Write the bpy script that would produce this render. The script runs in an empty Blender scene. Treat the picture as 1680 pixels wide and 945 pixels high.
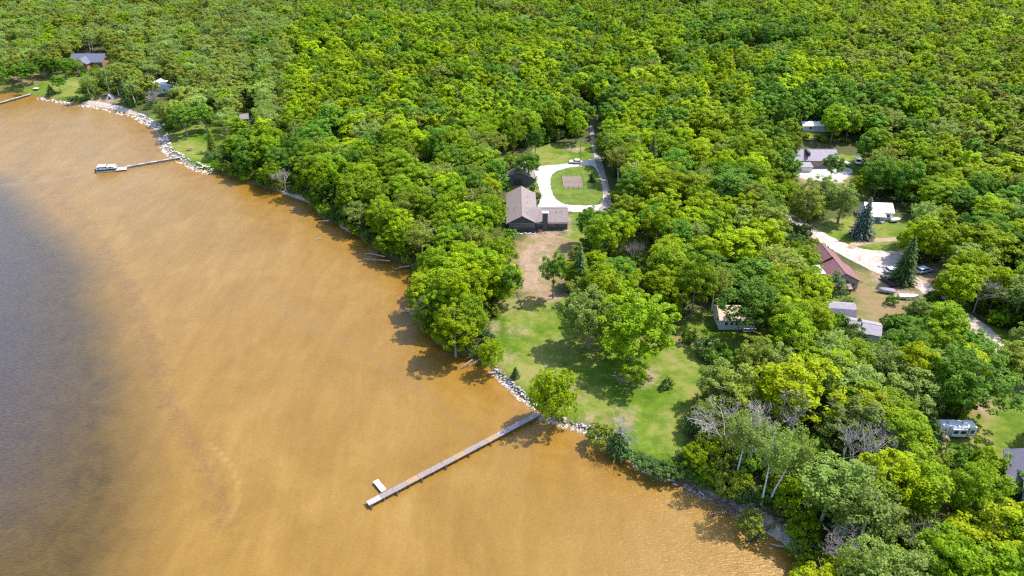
import bpy, math, random
import numpy as np
from mathutils import Vector, Matrix
from mathutils.geometry import tessellate_polygon

S = bpy.context.scene
COL = S.collection
R_ = math.radians
PI = math.pi

# ------------------------------------------------------------------ camera
CAM_H, PITCH, FOC = 101.0, R_(31), 1180.0
cam = bpy.data.objects.new('camera', bpy.data.cameras.new('camera'))
COL.objects.link(cam)
cam.location = (0, 0, CAM_H)
cam.rotation_euler = (PI / 2 - PITCH, 0, 0)
cam.data.sensor_width = 36
cam.data.lens = FOC / 1680 * 36
cam.data.clip_start = 1
cam.data.clip_end = 20000
S.camera = cam

# ------------------------------------------------------------------ light
SUN_EL, SUN_AZ = R_(57), math.atan2(0.92, 0.40)      # azimuth from +Y towards +X
sd_ = Vector((math.sin(SUN_AZ) * math.cos(SUN_EL), math.cos(SUN_AZ) * math.cos(SUN_EL), math.sin(SUN_EL)))
W = bpy.data.worlds.new('World'); S.world = W; W.use_nodes = True
wn = W.node_tree; bg = wn.nodes['Background']
sky = wn.nodes.new('ShaderNodeTexSky'); sky.sky_type = 'NISHITA'; sky.sun_disc = False
sky.sun_elevation = SUN_EL; sky.sun_rotation = SUN_AZ; sky.air_density = 1.0; sky.dust_density = 1.2
wn.links.new(sky.outputs[0], bg.inputs[0]); bg.inputs[1].default_value = 0.15
sun = bpy.data.objects.new('sun', bpy.data.lights.new('sun', 'SUN')); COL.objects.link(sun)
sun.data.energy = 3.2; sun.data.angle = R_(0.5); sun.data.color = (1.0, 0.94, 0.84)
sun.rotation_euler = (-sd_).to_track_quat('-Z', 'Y').to_euler(); sun.location = (0, 0, 300)
S.view_settings.view_transform = 'Standard'; S.view_settings.look = 'None'
S.view_settings.exposure = 1.58; S.view_settings.gamma = 1
S.render.engine = 'CYCLES'
S.cycles.max_bounces = 7; S.cycles.diffuse_bounces = 5; S.cycles.glossy_bounces = 2
S.cycles.transmission_bounces = 5; S.cycles.transparent_max_bounces = 4
S.cycles.caustics_reflective = False; S.cycles.caustics_refractive = False
S.cycles.use_denoising = False
S.cycles.filter_width = 1.3

rng = np.random.default_rng(7)
rnd = random.Random(11)
GZ = 1.2                                              # height of the land above the water

def G(x, y, z=GZ):
    """where a sight line of the photograph meets the level z"""
    dx = (x - 840) / FOC; dy = -(y - 472.5) / FOC
    Y = math.cos(PITCH) + dy * math.sin(PITCH); Z = -math.sin(PITCH) + dy * math.cos(PITCH)
    t = (z - CAM_H) / Z
    return (dx * t, Y * t)

def P(x, y, z):
    """photo pixel of a world point (arrays allowed)"""
    d = y * math.cos(PITCH) - (z - CAM_H) * math.sin(PITCH)
    u = y * math.sin(PITCH) + (z - CAM_H) * math.cos(PITCH)
    return 840 + FOC * x / d, 472.5 - FOC * u / d

# ------------------------------------------------------------------ materials
MATS = {}
def newmat(name):
    m = bpy.data.materials.new(name); m.use_nodes = True
    MATS[name] = m
    nt = m.node_tree
    return m, nt, nt.nodes, nt.links, nt.nodes['Principled BSDF']

def ramp(nt, fac, stops, k=0.84):
    stops = [(p, tuple(v * k for v in c)) if max(c) < 0.95 or len(set(c)) > 1 else (p, c) for p, c in stops]
    r = nt.nodes.new('ShaderNodeValToRGB')
    while len(r.color_ramp.elements) < len(stops): r.color_ramp.elements.new(0.5)
    for e, (p, c) in zip(r.color_ramp.elements, stops):
        e.position = p; e.color = (*c, 1) if len(c) == 3 else c
    nt.links.new(fac, r.inputs[0]); return r.outputs[0]

def noise(nt, scale, detail=4, rough=0.6, vec=None, dist=0):
    n = nt.nodes.new('ShaderNodeTexNoise'); n.inputs['Scale'].default_value = scale
    n.inputs['Detail'].default_value = detail; n.inputs['Roughness'].default_value = rough
    n.inputs['Distortion'].default_value = dist
    if vec is not None: nt.links.new(vec, n.inputs['Vector'])
    return n.outputs['Fac']

def math_(nt, op, a, b=None, c=None, clamp=False):
    n = nt.nodes.new('ShaderNodeMath'); n.operation = op; n.use_clamp = clamp
    for i, v in enumerate((a, b, c)):
        if v is None: continue
        if isinstance(v, (int, float)): n.inputs[i].default_value = v
        else: nt.links.new(v, n.inputs[i])
    return n.outputs[0]

def mixc(nt, fac, a, b, mode='MIX'):
    n = nt.nodes.new('ShaderNodeMix'); n.data_type = 'RGBA'; n.blend_type = mode
    for sock, v in ((n.inputs[0], fac), (n.inputs[6], a), (n.inputs[7], b)):
        if isinstance(v, (int, float)): sock.default_value = v
        elif isinstance(v, tuple): sock.default_value = (*v, 1) if len(v) == 3 else v
        else: nt.links.new(v, sock)
    return n.outputs[2]

def attr(nt, name):
    n = nt.nodes.new('ShaderNodeAttribute'); n.attribute_name = name; return n.outputs['Fac']

def geopos(nt, sc=(1, 1, 1), rot=0):
    g = nt.nodes.new('ShaderNodeNewGeometry'); m = nt.nodes.new('ShaderNodeMapping')
    m.inputs['Scale'].default_value = sc; m.inputs['Rotation'].default_value = (0, 0, rot)
    nt.links.new(g.outputs['Position'], m.inputs['Vector']); return m.outputs[0]

def bump(nt, h, strength, dist, bsdf):
    b = nt.nodes.new('ShaderNodeBump'); b.inputs['Strength'].default_value = strength
    b.inputs['Distance'].default_value = dist
    nt.links.new(h, b.inputs['Height']); nt.links.new(b.outputs[0], bsdf.inputs['Normal'])

def plain(name, c, rough=0.7, var=0.25, scale=3.0, metal=0.0, spec=0.5, stretch=(1, 1, 1)):
    m, nt, N, L, b = newmat(name)
    t = nt.nodes.new('ShaderNodeTexCoord'); mp = nt.nodes.new('ShaderNodeMapping')
    mp.inputs['Scale'].default_value = stretch
    L.new(t.outputs['Object'], mp.inputs[0])
    f = noise(nt, scale, 5, 0.65, mp.outputs[0])
    lo = tuple(v * (1 - var) for v in c); hi = tuple(min(1, v * (1 + var)) for v in c)
    L.new(ramp(nt, f, [(0.3, lo), (0.7, hi)]), b.inputs['Base Color'])
    b.inputs['Roughness'].default_value = rough; b.inputs['Metallic'].default_value = metal
    b.inputs['Specular IOR Level'].default_value = spec
    bump(nt, f, 0.3, 0.02, b)
    return m

def glassy(name, c=(0.02, 0.03, 0.04)):
    m = plain(name, c, 0.08, 0.2, 1.0, 0, 0.8); return m

def leafmat(name, dark, light, trans=0.46, hue=0.014):
    m, nt, N, L, b = newmat(name)
    tone = attr(nt, 'tone')
    oi = nt.nodes.new('ShaderNodeObjectInfo')
    pos = geopos(nt)
    big = noise(nt, 0.02, 3, 0.5, pos)
    f = math_(nt, 'ADD', math_(nt, 'MULTIPLY', tone, 0.75),
              math_(nt, 'ADD', math_(nt, 'MULTIPLY', oi.outputs['Random'], 0.30), math_(nt, 'MULTIPLY', big, 0.35)))
    c = ramp(nt, f, [(0.22, dark), (0.98, light)], 1.0)
    hs = nt.nodes.new('ShaderNodeHueSaturation')
    L.new(c, hs.inputs['Color']); hs.inputs['Saturation'].default_value = 1.05
    L.new(math_(nt, 'ADD', math_(nt, 'MULTIPLY', oi.outputs['Random'], hue), 0.5 - hue / 2), hs.inputs['Hue'])
    r2 = math_(nt, 'FRACT', math_(nt, 'MULTIPLY', oi.outputs['Random'], 17.3))
    L.new(math_(nt, 'ADD', math_(nt, 'MULTIPLY', r2, 0.36), 0.85), hs.inputs['Value'])
    L.new(hs.outputs[0], b.inputs['Base Color'])
    b.inputs['Roughness'].default_value = 0.6; b.inputs['Specular IOR Level'].default_value = 0.16
    tr = N.new('ShaderNodeBsdfTranslucent')
    tc = mixc(nt, 1.0, hs.outputs[0], (1.15, 1.1, 0.5), 'MULTIPLY')
    L.new(tc, tr.inputs[0])
    mx = N.new('ShaderNodeMixShader'); mx.inputs[0].default_value = trans
    L.new(b.outputs[0], mx.inputs[1]); L.new(tr.outputs[0], mx.inputs[2])
    L.new(mx.outputs[0], N['Material Output'].inputs[0])
    return m

LEAF = {
    'bright': leafmat('leaf_bright', (0.080, 0.145, 0.005), (0.325, 0.425, 0.016)),
    'mid':    leafmat('leaf_mid',    (0.055, 0.115, 0.007), (0.235, 0.345, 0.020)),
    'deep':   leafmat('leaf_deep',   (0.034, 0.095, 0.012), (0.150, 0.275, 0.030)),
    'olive':  leafmat('leaf_olive',  (0.070, 0.100, 0.014), (0.25, 0.30, 0.045)),
    'yellow': leafmat('leaf_yellow', (0.120, 0.170, 0.004), (0.38, 0.44, 0.012), hue=.02),
    'grey':   leafmat('leaf_grey',   (0.070, 0.115, 0.022), (0.25, 0.34, 0.075)),
    'needle': leafmat('leaf_needle', (0.045, 0.080, 0.018), (0.16, 0.235, 0.07), 0.25),
    'blue':   leafmat('leaf_blue_needle', (0.060, 0.090, 0.050), (0.25, 0.31, 0.24), 0.25),
    'shrub':  leafmat('leaf_shrub',  (0.030, 0.070, 0.020), (0.13, 0.21, 0.06)),
}
M_BARK = plain('bark_brown', (0.11, 0.085, 0.07), 0.9, 0.4, 2, stretch=(4, 4, 1))
M_GREYBARK = plain('bark_grey', (0.24, 0.20, 0.185), 0.9, 0.35, 2, stretch=(4, 4, 1))
M_DEAD = plain('dead_branch_grey', (0.34, 0.30, 0.275), 0.9, 0.3, 2, stretch=(4, 4, 1))
def birchbark():
    m, nt, N, L, b = newmat('birch_bark')
    v = geopos(nt, (3, 3, 9)); f = noise(nt, 1.0, 3, 0.6, v)
    L.new(ramp(nt, f, [(0.36, (0.06, 0.05, 0.045)), (0.42, (0.72, 0.68, 0.62)), (1, (0.82, 0.8, 0.76))]), b.inputs['Base Color'])
    b.inputs['Roughness'].default_value = 0.8
    return m
M_BIRCH = birchbark()

# ------------------------------------------------------------------ mesh helpers
class MB:
    def __init__(s): s.v = []; s.f = []
    def add(s, vs, fs):
        n = len(s.v); s.v += [tuple(v) for v in vs]; s.f += [tuple(i + n for i in f) for f in fs]; return s
    def box(s, x0, x1, y0, y1, z0, z1):
        return s.add([(x0, y0, z0), (x1, y0, z0), (x1, y1, z0), (x0, y1, z0), (x0, y0, z1), (x1, y0, z1), (x1, y1, z1), (x0, y1, z1)],
                     [(0, 3, 2, 1), (4, 5, 6, 7), (0, 1, 5, 4), (1, 2, 6, 5), (2, 3, 7, 6), (3, 0, 4, 7)])
    def ext(s, pts, a, b, axis='y'):
        """outline extruded from a to b along an axis; pts are (u, z) (or (x, y) when axis = z)"""
        n = len(pts)
        def mk(u, w, t): return (u, t, w) if axis == 'y' else ((t, u, w) if axis == 'x' else (u, w, t))
        vs = [mk(u, w, a) for u, w in pts] + [mk(u, w, b) for u, w in pts]
        fs = [tuple(range(n))[::-1], tuple(range(n, 2 * n))] + [(i, (i + 1) % n, n + (i + 1) % n, n + i) for i in range(n)]
        return s.add(vs, fs)
    def tube(s, p0, p1, r0, r1=None, n=6, cap=True):
        r1 = r0 if r1 is None else r1
        p0 = Vector(p0); p1 = Vector(p1); d = (p1 - p0).normalized()
        a = d.orthogonal().normalized(); b = d.cross(a)
        vs = []
        for p, r in ((p0, r0), (p1, r1)):
            for k in range(n):
                t = 2 * PI * k / n; vs.append(p + a * (r * math.cos(t)) + b * (r * math.sin(t)))
        fs = [(k, (k + 1) % n, n + (k + 1) % n, n + k) for k in range(n)]
        if cap: fs += [tuple(range(n))[::-1], tuple(range(n, 2 * n))]
        return s.add(vs, fs)
    def path(s, pts, rad, n=6):
        for i in range(len(pts) - 1): s.tube(pts[i], pts[i + 1], rad[i], rad[i + 1], n, i in (0, len(pts) - 2))
        return s
    def mesh(s, name, mat, smooth=False):
        m = bpy.data.meshes.new(name); m.from_pydata(s.v, [], s.f); m.update()
        if mat: m.materials.append(mat)
        if smooth: m.shade_smooth()
        return m
    def build(s, name, mat, parent=None, smooth=False, bevel=0):
        o = bpy.data.objects.new(name, s.mesh(name, mat, smooth)); COL.objects.link(o)
        if parent: o.parent = parent
        if bevel:
            md = o.modifiers.new('bevel', 'BEVEL'); md.width = bevel; md.segments = 2; md.limit_method = 'ANGLE'
        return o

def tag(o, label=None, cat=None, group=None, kind=None):
    if label: o['label'] = label
    if cat: o['category'] = cat
    if group: o['group'] = group
    if kind: o['kind'] = kind
    return o

def thing(name, label, cat, loc=(0, 0, 0), rz=0, group=None):
    o = bpy.data.objects.new(name, None); COL.objects.link(o)
    o.empty_display_size = 0.2; o.location = loc; o.rotation_euler = (0, 0, rz)
    return tag(o, label, cat, group)

def npmesh(name, co, faces, mat, tone=None):
    """mesh of quads from numpy arrays"""
    m = bpy.data.meshes.new(name); nv, nf = len(co), len(faces); k = faces.shape[1]
    m.vertices.add(nv); m.vertices.foreach_set('co', np.ascontiguousarray(co, dtype=np.float32).ravel())
    m.loops.add(nf * k); m.loops.foreach_set('vertex_index', np.ascontiguousarray(faces, dtype=np.int32).ravel())
    m.polygons.add(nf); m.polygons.foreach_set('loop_start', np.arange(0, nf * k, k, dtype=np.int32))
    m.update(calc_edges=True)
    if mat: m.materials.append(mat)
    if tone is not None:
        for an, arr in (tone if isinstance(tone, dict) else {'tone': tone}).items():
            a = m.attributes.new(an, 'FLOAT', 'POINT'); a.data.foreach_set('value', arr.astype(np.float32))
    return m

# ------------------------------------------------------------------ polygons on the ground
def smooth_poly(pts, it=2, closed=True):
    for _ in range(it):
        out = []; n = len(pts)
        for i in range(n if closed else n - 1):
            a, b = pts[i], pts[(i + 1) % n]
            out.append((a[0] * .75 + b[0] * .25, a[1] * .75 + b[1] * .25))
            out.append((a[0] * .25 + b[0] * .75, a[1] * .25 + b[1] * .75))
        if not closed: out = [pts[0]] + out + [pts[-1]]
        pts = out
    return pts

def sdist(px, py, poly, signed=True, closed=True):
    """signed distance (positive inside) of points to a polygon"""
    px = np.asarray(px, float); py = np.asarray(py, float)
    d = np.full(px.shape, 1e18); ins = np.zeros(px.shape, bool)
    n = len(poly)
    for i in range(n if closed else n - 1):
        x0, y0 = poly[i]; x1, y1 = poly[(i + 1) % n]
        ex, ey = x1 - x0, y1 - y0; L2 = ex * ex + ey * ey + 1e-12
        t = np.clip(((px - x0) * ex + (py - y0) * ey) / L2, 0, 1)
        d = np.minimum(d, (px - x0 - t * ex) ** 2 + (py - y0 - t * ey) ** 2)
        if signed and y0 != y1:
            c = ((y0 > py) != (y1 > py)) & (px < ex * (py - y0) / ey + x0)
            ins ^= c
    d = np.sqrt(d)
    return np.where(ins, d, -d) if signed else d

def inpoly(px, py, poly):
    ins = np.zeros(np.shape(px), bool); n = len(poly)
    for i in range(n):
        x0, y0 = poly[i]; x1, y1 = poly[(i + 1) % n]
        if y0 != y1: ins ^= ((y0 > py) != (y1 > py)) & (px < (x1 - x0) * (py - y0) / (y1 - y0) + x0)
    return ins

def W_(pts, it=1): return smooth_poly([G(x, y) for x, y in pts], it)
def ell(cx, cy, rx, ry, n=10, seed=0):
    q = random.Random(int(cx * 7 + cy))
    return [(cx + rx * math.cos(2 * PI * k / n) * q.uniform(.75, 1.15), cy + ry * math.sin(2 * PI * k / n) * q.uniform(.75, 1.15)) for k in range(n)]

SHORE_PX = [(-60, 141), (0, 149), (25, 152), (50, 157), (90, 165), (120, 170), (140, 171), (170, 178), (200, 184), (225, 192), (240, 203),
            (262, 211), (266, 222), (264, 235), (272, 250), (290, 263), (318, 277), (345, 285), (365, 287), (400, 300), (440, 312), (475, 324),
            (500, 332), (520, 346), (517, 357), (545, 365), (560, 378), (590, 392), (600, 405), (625, 417), (640, 428), (668, 434),
            (680, 450), (695, 462), (690, 480), (684, 500), (690, 530), (700, 555), (720, 572), (745, 583), (775, 593), (800, 605),
            (812, 618), (830, 634), (848, 652), (868, 667), (890, 684), (915, 698), (945, 704), (972, 717), (998, 735), (1016, 748),
            (1050, 768), (1090, 785), (1120, 794), (1150, 812), (1190, 829), (1222, 853), (1243, 872), (1268, 888), (1290, 903),
            (1302, 925), (1308, 950), (1312, 985), (1318, 1050), (1330, 1200)]
SHORE = [G(x, y, 0) for x, y in SHORE_PX]
SHORE = smooth_poly(SHORE, 1, closed=False)
fx, fy = SHORE[0]
LAND = [(-6000, 1500), (-900, 430), (-420, 372)] + SHORE + [(38, 20), (30, -100), (0, -6000), (6000, -6000), (6000, 6000), (-6000, 6000)]

LAWN = [[(812, 480), (850, 490), (905, 492), (960, 470), (1000, 540), (1100, 552), (1150, 560), (1165, 590), (1155, 660), (1125, 700), (1125, 762), (1060, 775),
         (1010, 745), (965, 712), (920, 697), (885, 680), (850, 648), (812, 612), (800, 580), (808, 530)],
        [(1100, 545), (1130, 515), (1165, 505), (1260, 530), (1270, 570), (1180, 605), (1120, 590)],
        [(1028, 378), (1072, 385), (1064, 430), (1030, 430)], [(932, 346), (968, 350), (966, 405), (930, 425), (922, 380)],
        [(865, 262), (878, 238), (975, 232), (985, 262), (905, 274), (872, 278)], [(828, 290), (878, 275), (890, 335), (835, 330)],
        [(900, 283), (930, 270), (980, 268), (1000, 345), (900, 345)],
        [(1325, 378), (1345, 360), (1435, 352), (1490, 358), (1495, 396), (1400, 400), (1350, 396)], [(1385, 404), (1470, 388), (1490, 412), (1440, 420)],
        [(1500, 735), (1600, 680), (1630, 640), (1700, 600), (1860, 600), (1860, 860), (1690, 790), (1600, 760), (1530, 750)],
        [(1355, 480), (1400, 476), (1404, 492), (1358, 503)], [(1580, 530), (1625, 530), (1670, 560), (1690, 600), (1640, 600), (1590, 560)],
        [(1365, 252), (1425, 256), (1430, 275), (1395, 290), (1372, 275)], [(1380, 300), (1440, 300), (1430, 330), (1390, 330)],
        [(-60, 120), (130, 118), (138, 160), (110, 172), (60, 162), (-60, 150)], [(262, 218), (300, 205), (372, 205), (368, 255), (345, 286), (295, 266), (272, 250)],
        [(1300, 210), (1355, 210), (1355, 228), (1300, 228)], [(240, 190), (262, 188), (268, 205), (255, 206)]]
DRY = [[(848, 385), (935, 385), (938, 430), (925, 470), (900, 497), (850, 492), (836, 440)],
       [(1385, 440), (1470, 450), (1505, 490), (1480, 530), (1440, 556), (1395, 545), (1395, 480)],
       [(1300, 268), (1400, 275), (1400, 330), (1330, 330), (1345, 370), (1325, 372)], ell(1450, 655, 8, 5), ell(1605, 668, 30, 18), ell(40, 130, 40, 14),
       ell(1125, 555, 22, 12), ell(1010, 690, 22, 12), ell(935, 640, 22, 14), ell(1540, 805, 10, 30), ell(1560, 450, 60, 30)]
DIRT = [[(872, 381), (934, 352), (946, 366), (930, 387), (900, 395), (872, 392)], ell(845, 545, 18, 7), ell(1056, 613, 22, 15), ell(1026, 619, 14, 7),
        ell(833, 584, 10, 7), ell(1022, 678, 11, 9), ell(963, 690, 8, 5), ell(906, 489, 16, 6), ell(846, 496, 9, 5), ell(1615, 665, 12, 8),
        [(1425, 440), (1570, 438), (1570, 478), (1500, 500), (1440, 482)], ell(1540, 715, 20, 12), ell(942, 244, 14, 5), ell(812, 540, 6, 14), ell(1660, 632, 30, 8),
        ell(945, 299, 14, 6), ell(1345, 300, 25, 14), [(858, 400), (895, 396), (912, 404), (900, 430), (896, 465), (885, 480), (868, 480), (856, 460), (852, 430)], ell(1485, 285, 10, 8), ell(180, 162, 35, 8), ell(1180, 108, 10, 5), ell(1040, 440, 3, 3)]
SAND = [[(125, 166), (150, 164), (200, 174), (250, 194), (266, 214), (235, 210), (180, 190), (130, 174)],
        [(1128, 786), (1190, 813), (1225, 838), (1262, 846), (1300, 880), (1320, 912), (1250, 880), (1225, 866), (1150, 822), (1105, 795)],
        [(455, 306), (510, 326), (522, 348), (470, 330)], [(740, 575), (790, 592), (800, 612), (740, 592)], ell(270, 140, 14, 12), [(806, 606), (824, 620), (842, 638), (860, 654), (882, 674), (878, 680), (850, 660), (828, 640), (804, 618)], [(884, 676), (905, 688), (932, 696), (958, 702), (982, 714), (1004, 730), (1018, 742), (1012, 752), (985, 732), (955, 714), (925, 706), (890, 692)], [(262, 214), (272, 222), (272, 236), (284, 250), (305, 262), (330, 276), (345, 288), (318, 282), (288, 266), (268, 252), (260, 236)], [(205, 180), (225, 186), (245, 198), (268, 208), (266, 218), (240, 208), (215, 194)], ell(215, 95, 6, 4),
        [(1285, 268), (1372, 272), (1400, 280), (1378, 306), (1300, 290)], ell(1230, 826, 12, 8), ell(690, 478, 10, 20), ell(560, 372, 20, 8), ell(655, 432, 20, 6)]
LAWN, DRY, DIRT, SAND = [[W_(p) for p in q] for q in (LAWN, DRY, DIRT, SAND)]

def axis_coords(stops):
    """coordinates with a spacing that changes by stretch: [(end, step), ...]"""
    out = [stops[0][0]]
    for end, step in stops[1:]:
        n = max(1, int(round((end - out[-1]) / step)))
        out += list(np.linspace(out[-1], end, n + 1)[1:])
    return np.array(out)

def grid(xs, ys):
    X, Y = np.meshgrid(xs, ys); nx, ny = len(xs), len(ys)
    i = np.arange(nx * ny).reshape(ny, nx)
    F = np.stack([i[:-1, :-1], i[:-1, 1:], i[1:, 1:], i[1:, :-1]], -1).reshape(-1, 4)
    return X.ravel(), Y.ravel(), F

# ------------------------------------------------------------------ ground
def make_ground():
    xs = axis_coords([(-6000, 0), (-700, 400), (-260, 3), (-20, 1.5), (135, 1.1), (440, 3), (900, 40), (6000, 500)])
    ys = axis_coords([(-6000, 0), (-60, 600), (60, 10), (290, 1.1), (440, 1.8), (700, 5), (1200, 50), (6000, 500)])
    X, Y, F = grid(xs, ys)
    near = (np.abs(X) < 900) & (Y > -200) & (Y < 1200)
    sd = sdist(X, Y, LAND)
    t = np.clip((sd + 0.3) / 2.6, 0, 1); t = t * t * (3 - 2 * t)
    Z = -0.9 + (GZ + 0.9) * t
    A = {}
    for nm, polys in (('lawn', LAWN), ('dry', DRY), ('dirt', DIRT), ('sand', SAND)):
        a = np.full(X.shape, -8.0)
        for p in polys:
            q = np.array(p); b = near & (X > q[:, 0].min() - 8) & (X < q[:, 0].max() + 8) & (Y > q[:, 1].min() - 8) & (Y < q[:, 1].max() + 8)
            a[b] = np.maximum(a[b], sdist(X[b], Y[b], p))
        A[nm] = np.clip(a, -8, 8)
    A['bank'] = np.clip(sd, -8, 8)
    m, nt, N, L, b = newmat('ground_mixed')
    pos = geopos(nt)
    n1 = noise(nt, 0.35, 6, 0.65, pos); n2 = noise(nt, 2.2, 5, 0.7, pos); n3 = noise(nt, 0.06, 3, 0.5, pos)
    n4 = noise(nt, 7.0, 3, 0.8, pos)
    def mask(nm, wob, soft):
        v = math_(nt, 'ADD', attr(nt, nm), math_(nt, 'MULTIPLY', math_(nt, 'SUBTRACT', n1, 0.5), wob))
        v = math_(nt, 'ADD', v, math_(nt, 'MULTIPLY', math_(nt, 'SUBTRACT', n2, 0.5), wob * 0.5))
        return math_(nt, 'ADD', math_(nt, 'DIVIDE', v, soft), 0.5, clamp=True)
    floor = ramp(nt, n2, [(0.3, (0.035, 0.045, 0.014)), (0.55, (0.075, 0.085, 0.028)), (0.8, (0.15, 0.12, 0.07))])
    gr = ramp(nt, math_(nt, 'ADD', math_(nt, 'MULTIPLY', n1, 0.45), math_(nt, 'ADD', math_(nt, 'MULTIPLY', n4, 0.25), math_(nt, 'MULTIPLY', n3, 0.3))),
              [(0.38, (0.046, 0.094, 0.006)), (0.49, (0.092, 0.150, 0.011)), (0.60, (0.180, 0.205, 0.028))])
    wv = nt.nodes.new('ShaderNodeTexWave'); wv.inputs['Scale'].default_value = 0.16; wv.inputs['Distortion'].default_value = 5
    wv.inputs['Detail'].default_value = 2
    L.new(geopos(nt, (1, 0.15, 1), 0.05), wv.inputs['Vector'])
    gr = mixc(nt, math_(nt, 'MULTIPLY', ramp(nt, n3, [(.4, (0, 0, 0)), (.6, (.8, .8, .8))], 1.0), ramp(nt, n1, [(.4, (.2,) * 3), (.62, (1, 1, 1))], 1.0)), gr, (0.17, 0.15, 0.055))
    dry = ramp(nt, math_(nt, 'ADD', math_(nt, 'MULTIPLY', n1, 0.5), math_(nt, 'ADD', math_(nt, 'MULTIPLY', n4, 0.2), math_(nt, 'MULTIPLY', n3, 0.25))),
               [(0.38, (0.105, 0.135, 0.026)), (0.5, (0.205, 0.145, 0.075)), (0.72, (0.265, 0.175, 0.105))])
    dirt = ramp(nt, n2, [(0.3, (0.215, 0.140, 0.095)), (0.7, (0.36, 0.255, 0.195))])
    sand = ramp(nt, n2, [(0.3, (0.27, 0.22, 0.19)), (0.7, (0.52, 0.46, 0.41))])
    c = mixc(nt, mask('lawn', 3.0, 1.2), floor, gr)
    c = mixc(nt, mask('dry', 7.0, 4.0), c, dry)
    c = mixc(nt, math_(nt, 'MULTIPLY', mask('dirt', 8.0, 4.0), ramp(nt, n1, [(.42, (.3,) * 3), (.6, (.95,) * 3)], 1.0)), c, dirt)
    edge = math_(nt, 'SUBTRACT', 1.0, math_(nt, 'DIVIDE', attr(nt, 'bank'), 1.7), clamp=True)
    c = mixc(nt, math_(nt, 'MULTIPLY', edge, 0.85), c, ramp(nt, n2, [(0.3, (0.06, 0.045, 0.02)), (0.7, (0.27, 0.19, 0.11))]))
    c = mixc(nt, mask('sand', 2.5, 1.0), c, sand)
    L.new(c, b.inputs['Base Color']); b.inputs['Roughness'].default_value = 0.95; b.inputs['Specular IOR Level'].default_value = 0.1
    bump(nt, math_(nt, 'ADD', n2, n4), 0.5, 0.12, b)
    me = npmesh('ground', np.stack([X, Y, Z], 1), F, m, A)
    o = bpy.data.objects.new('ground', me); COL.objects.link(o); tag(o, kind='structure')
make_ground()

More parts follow.
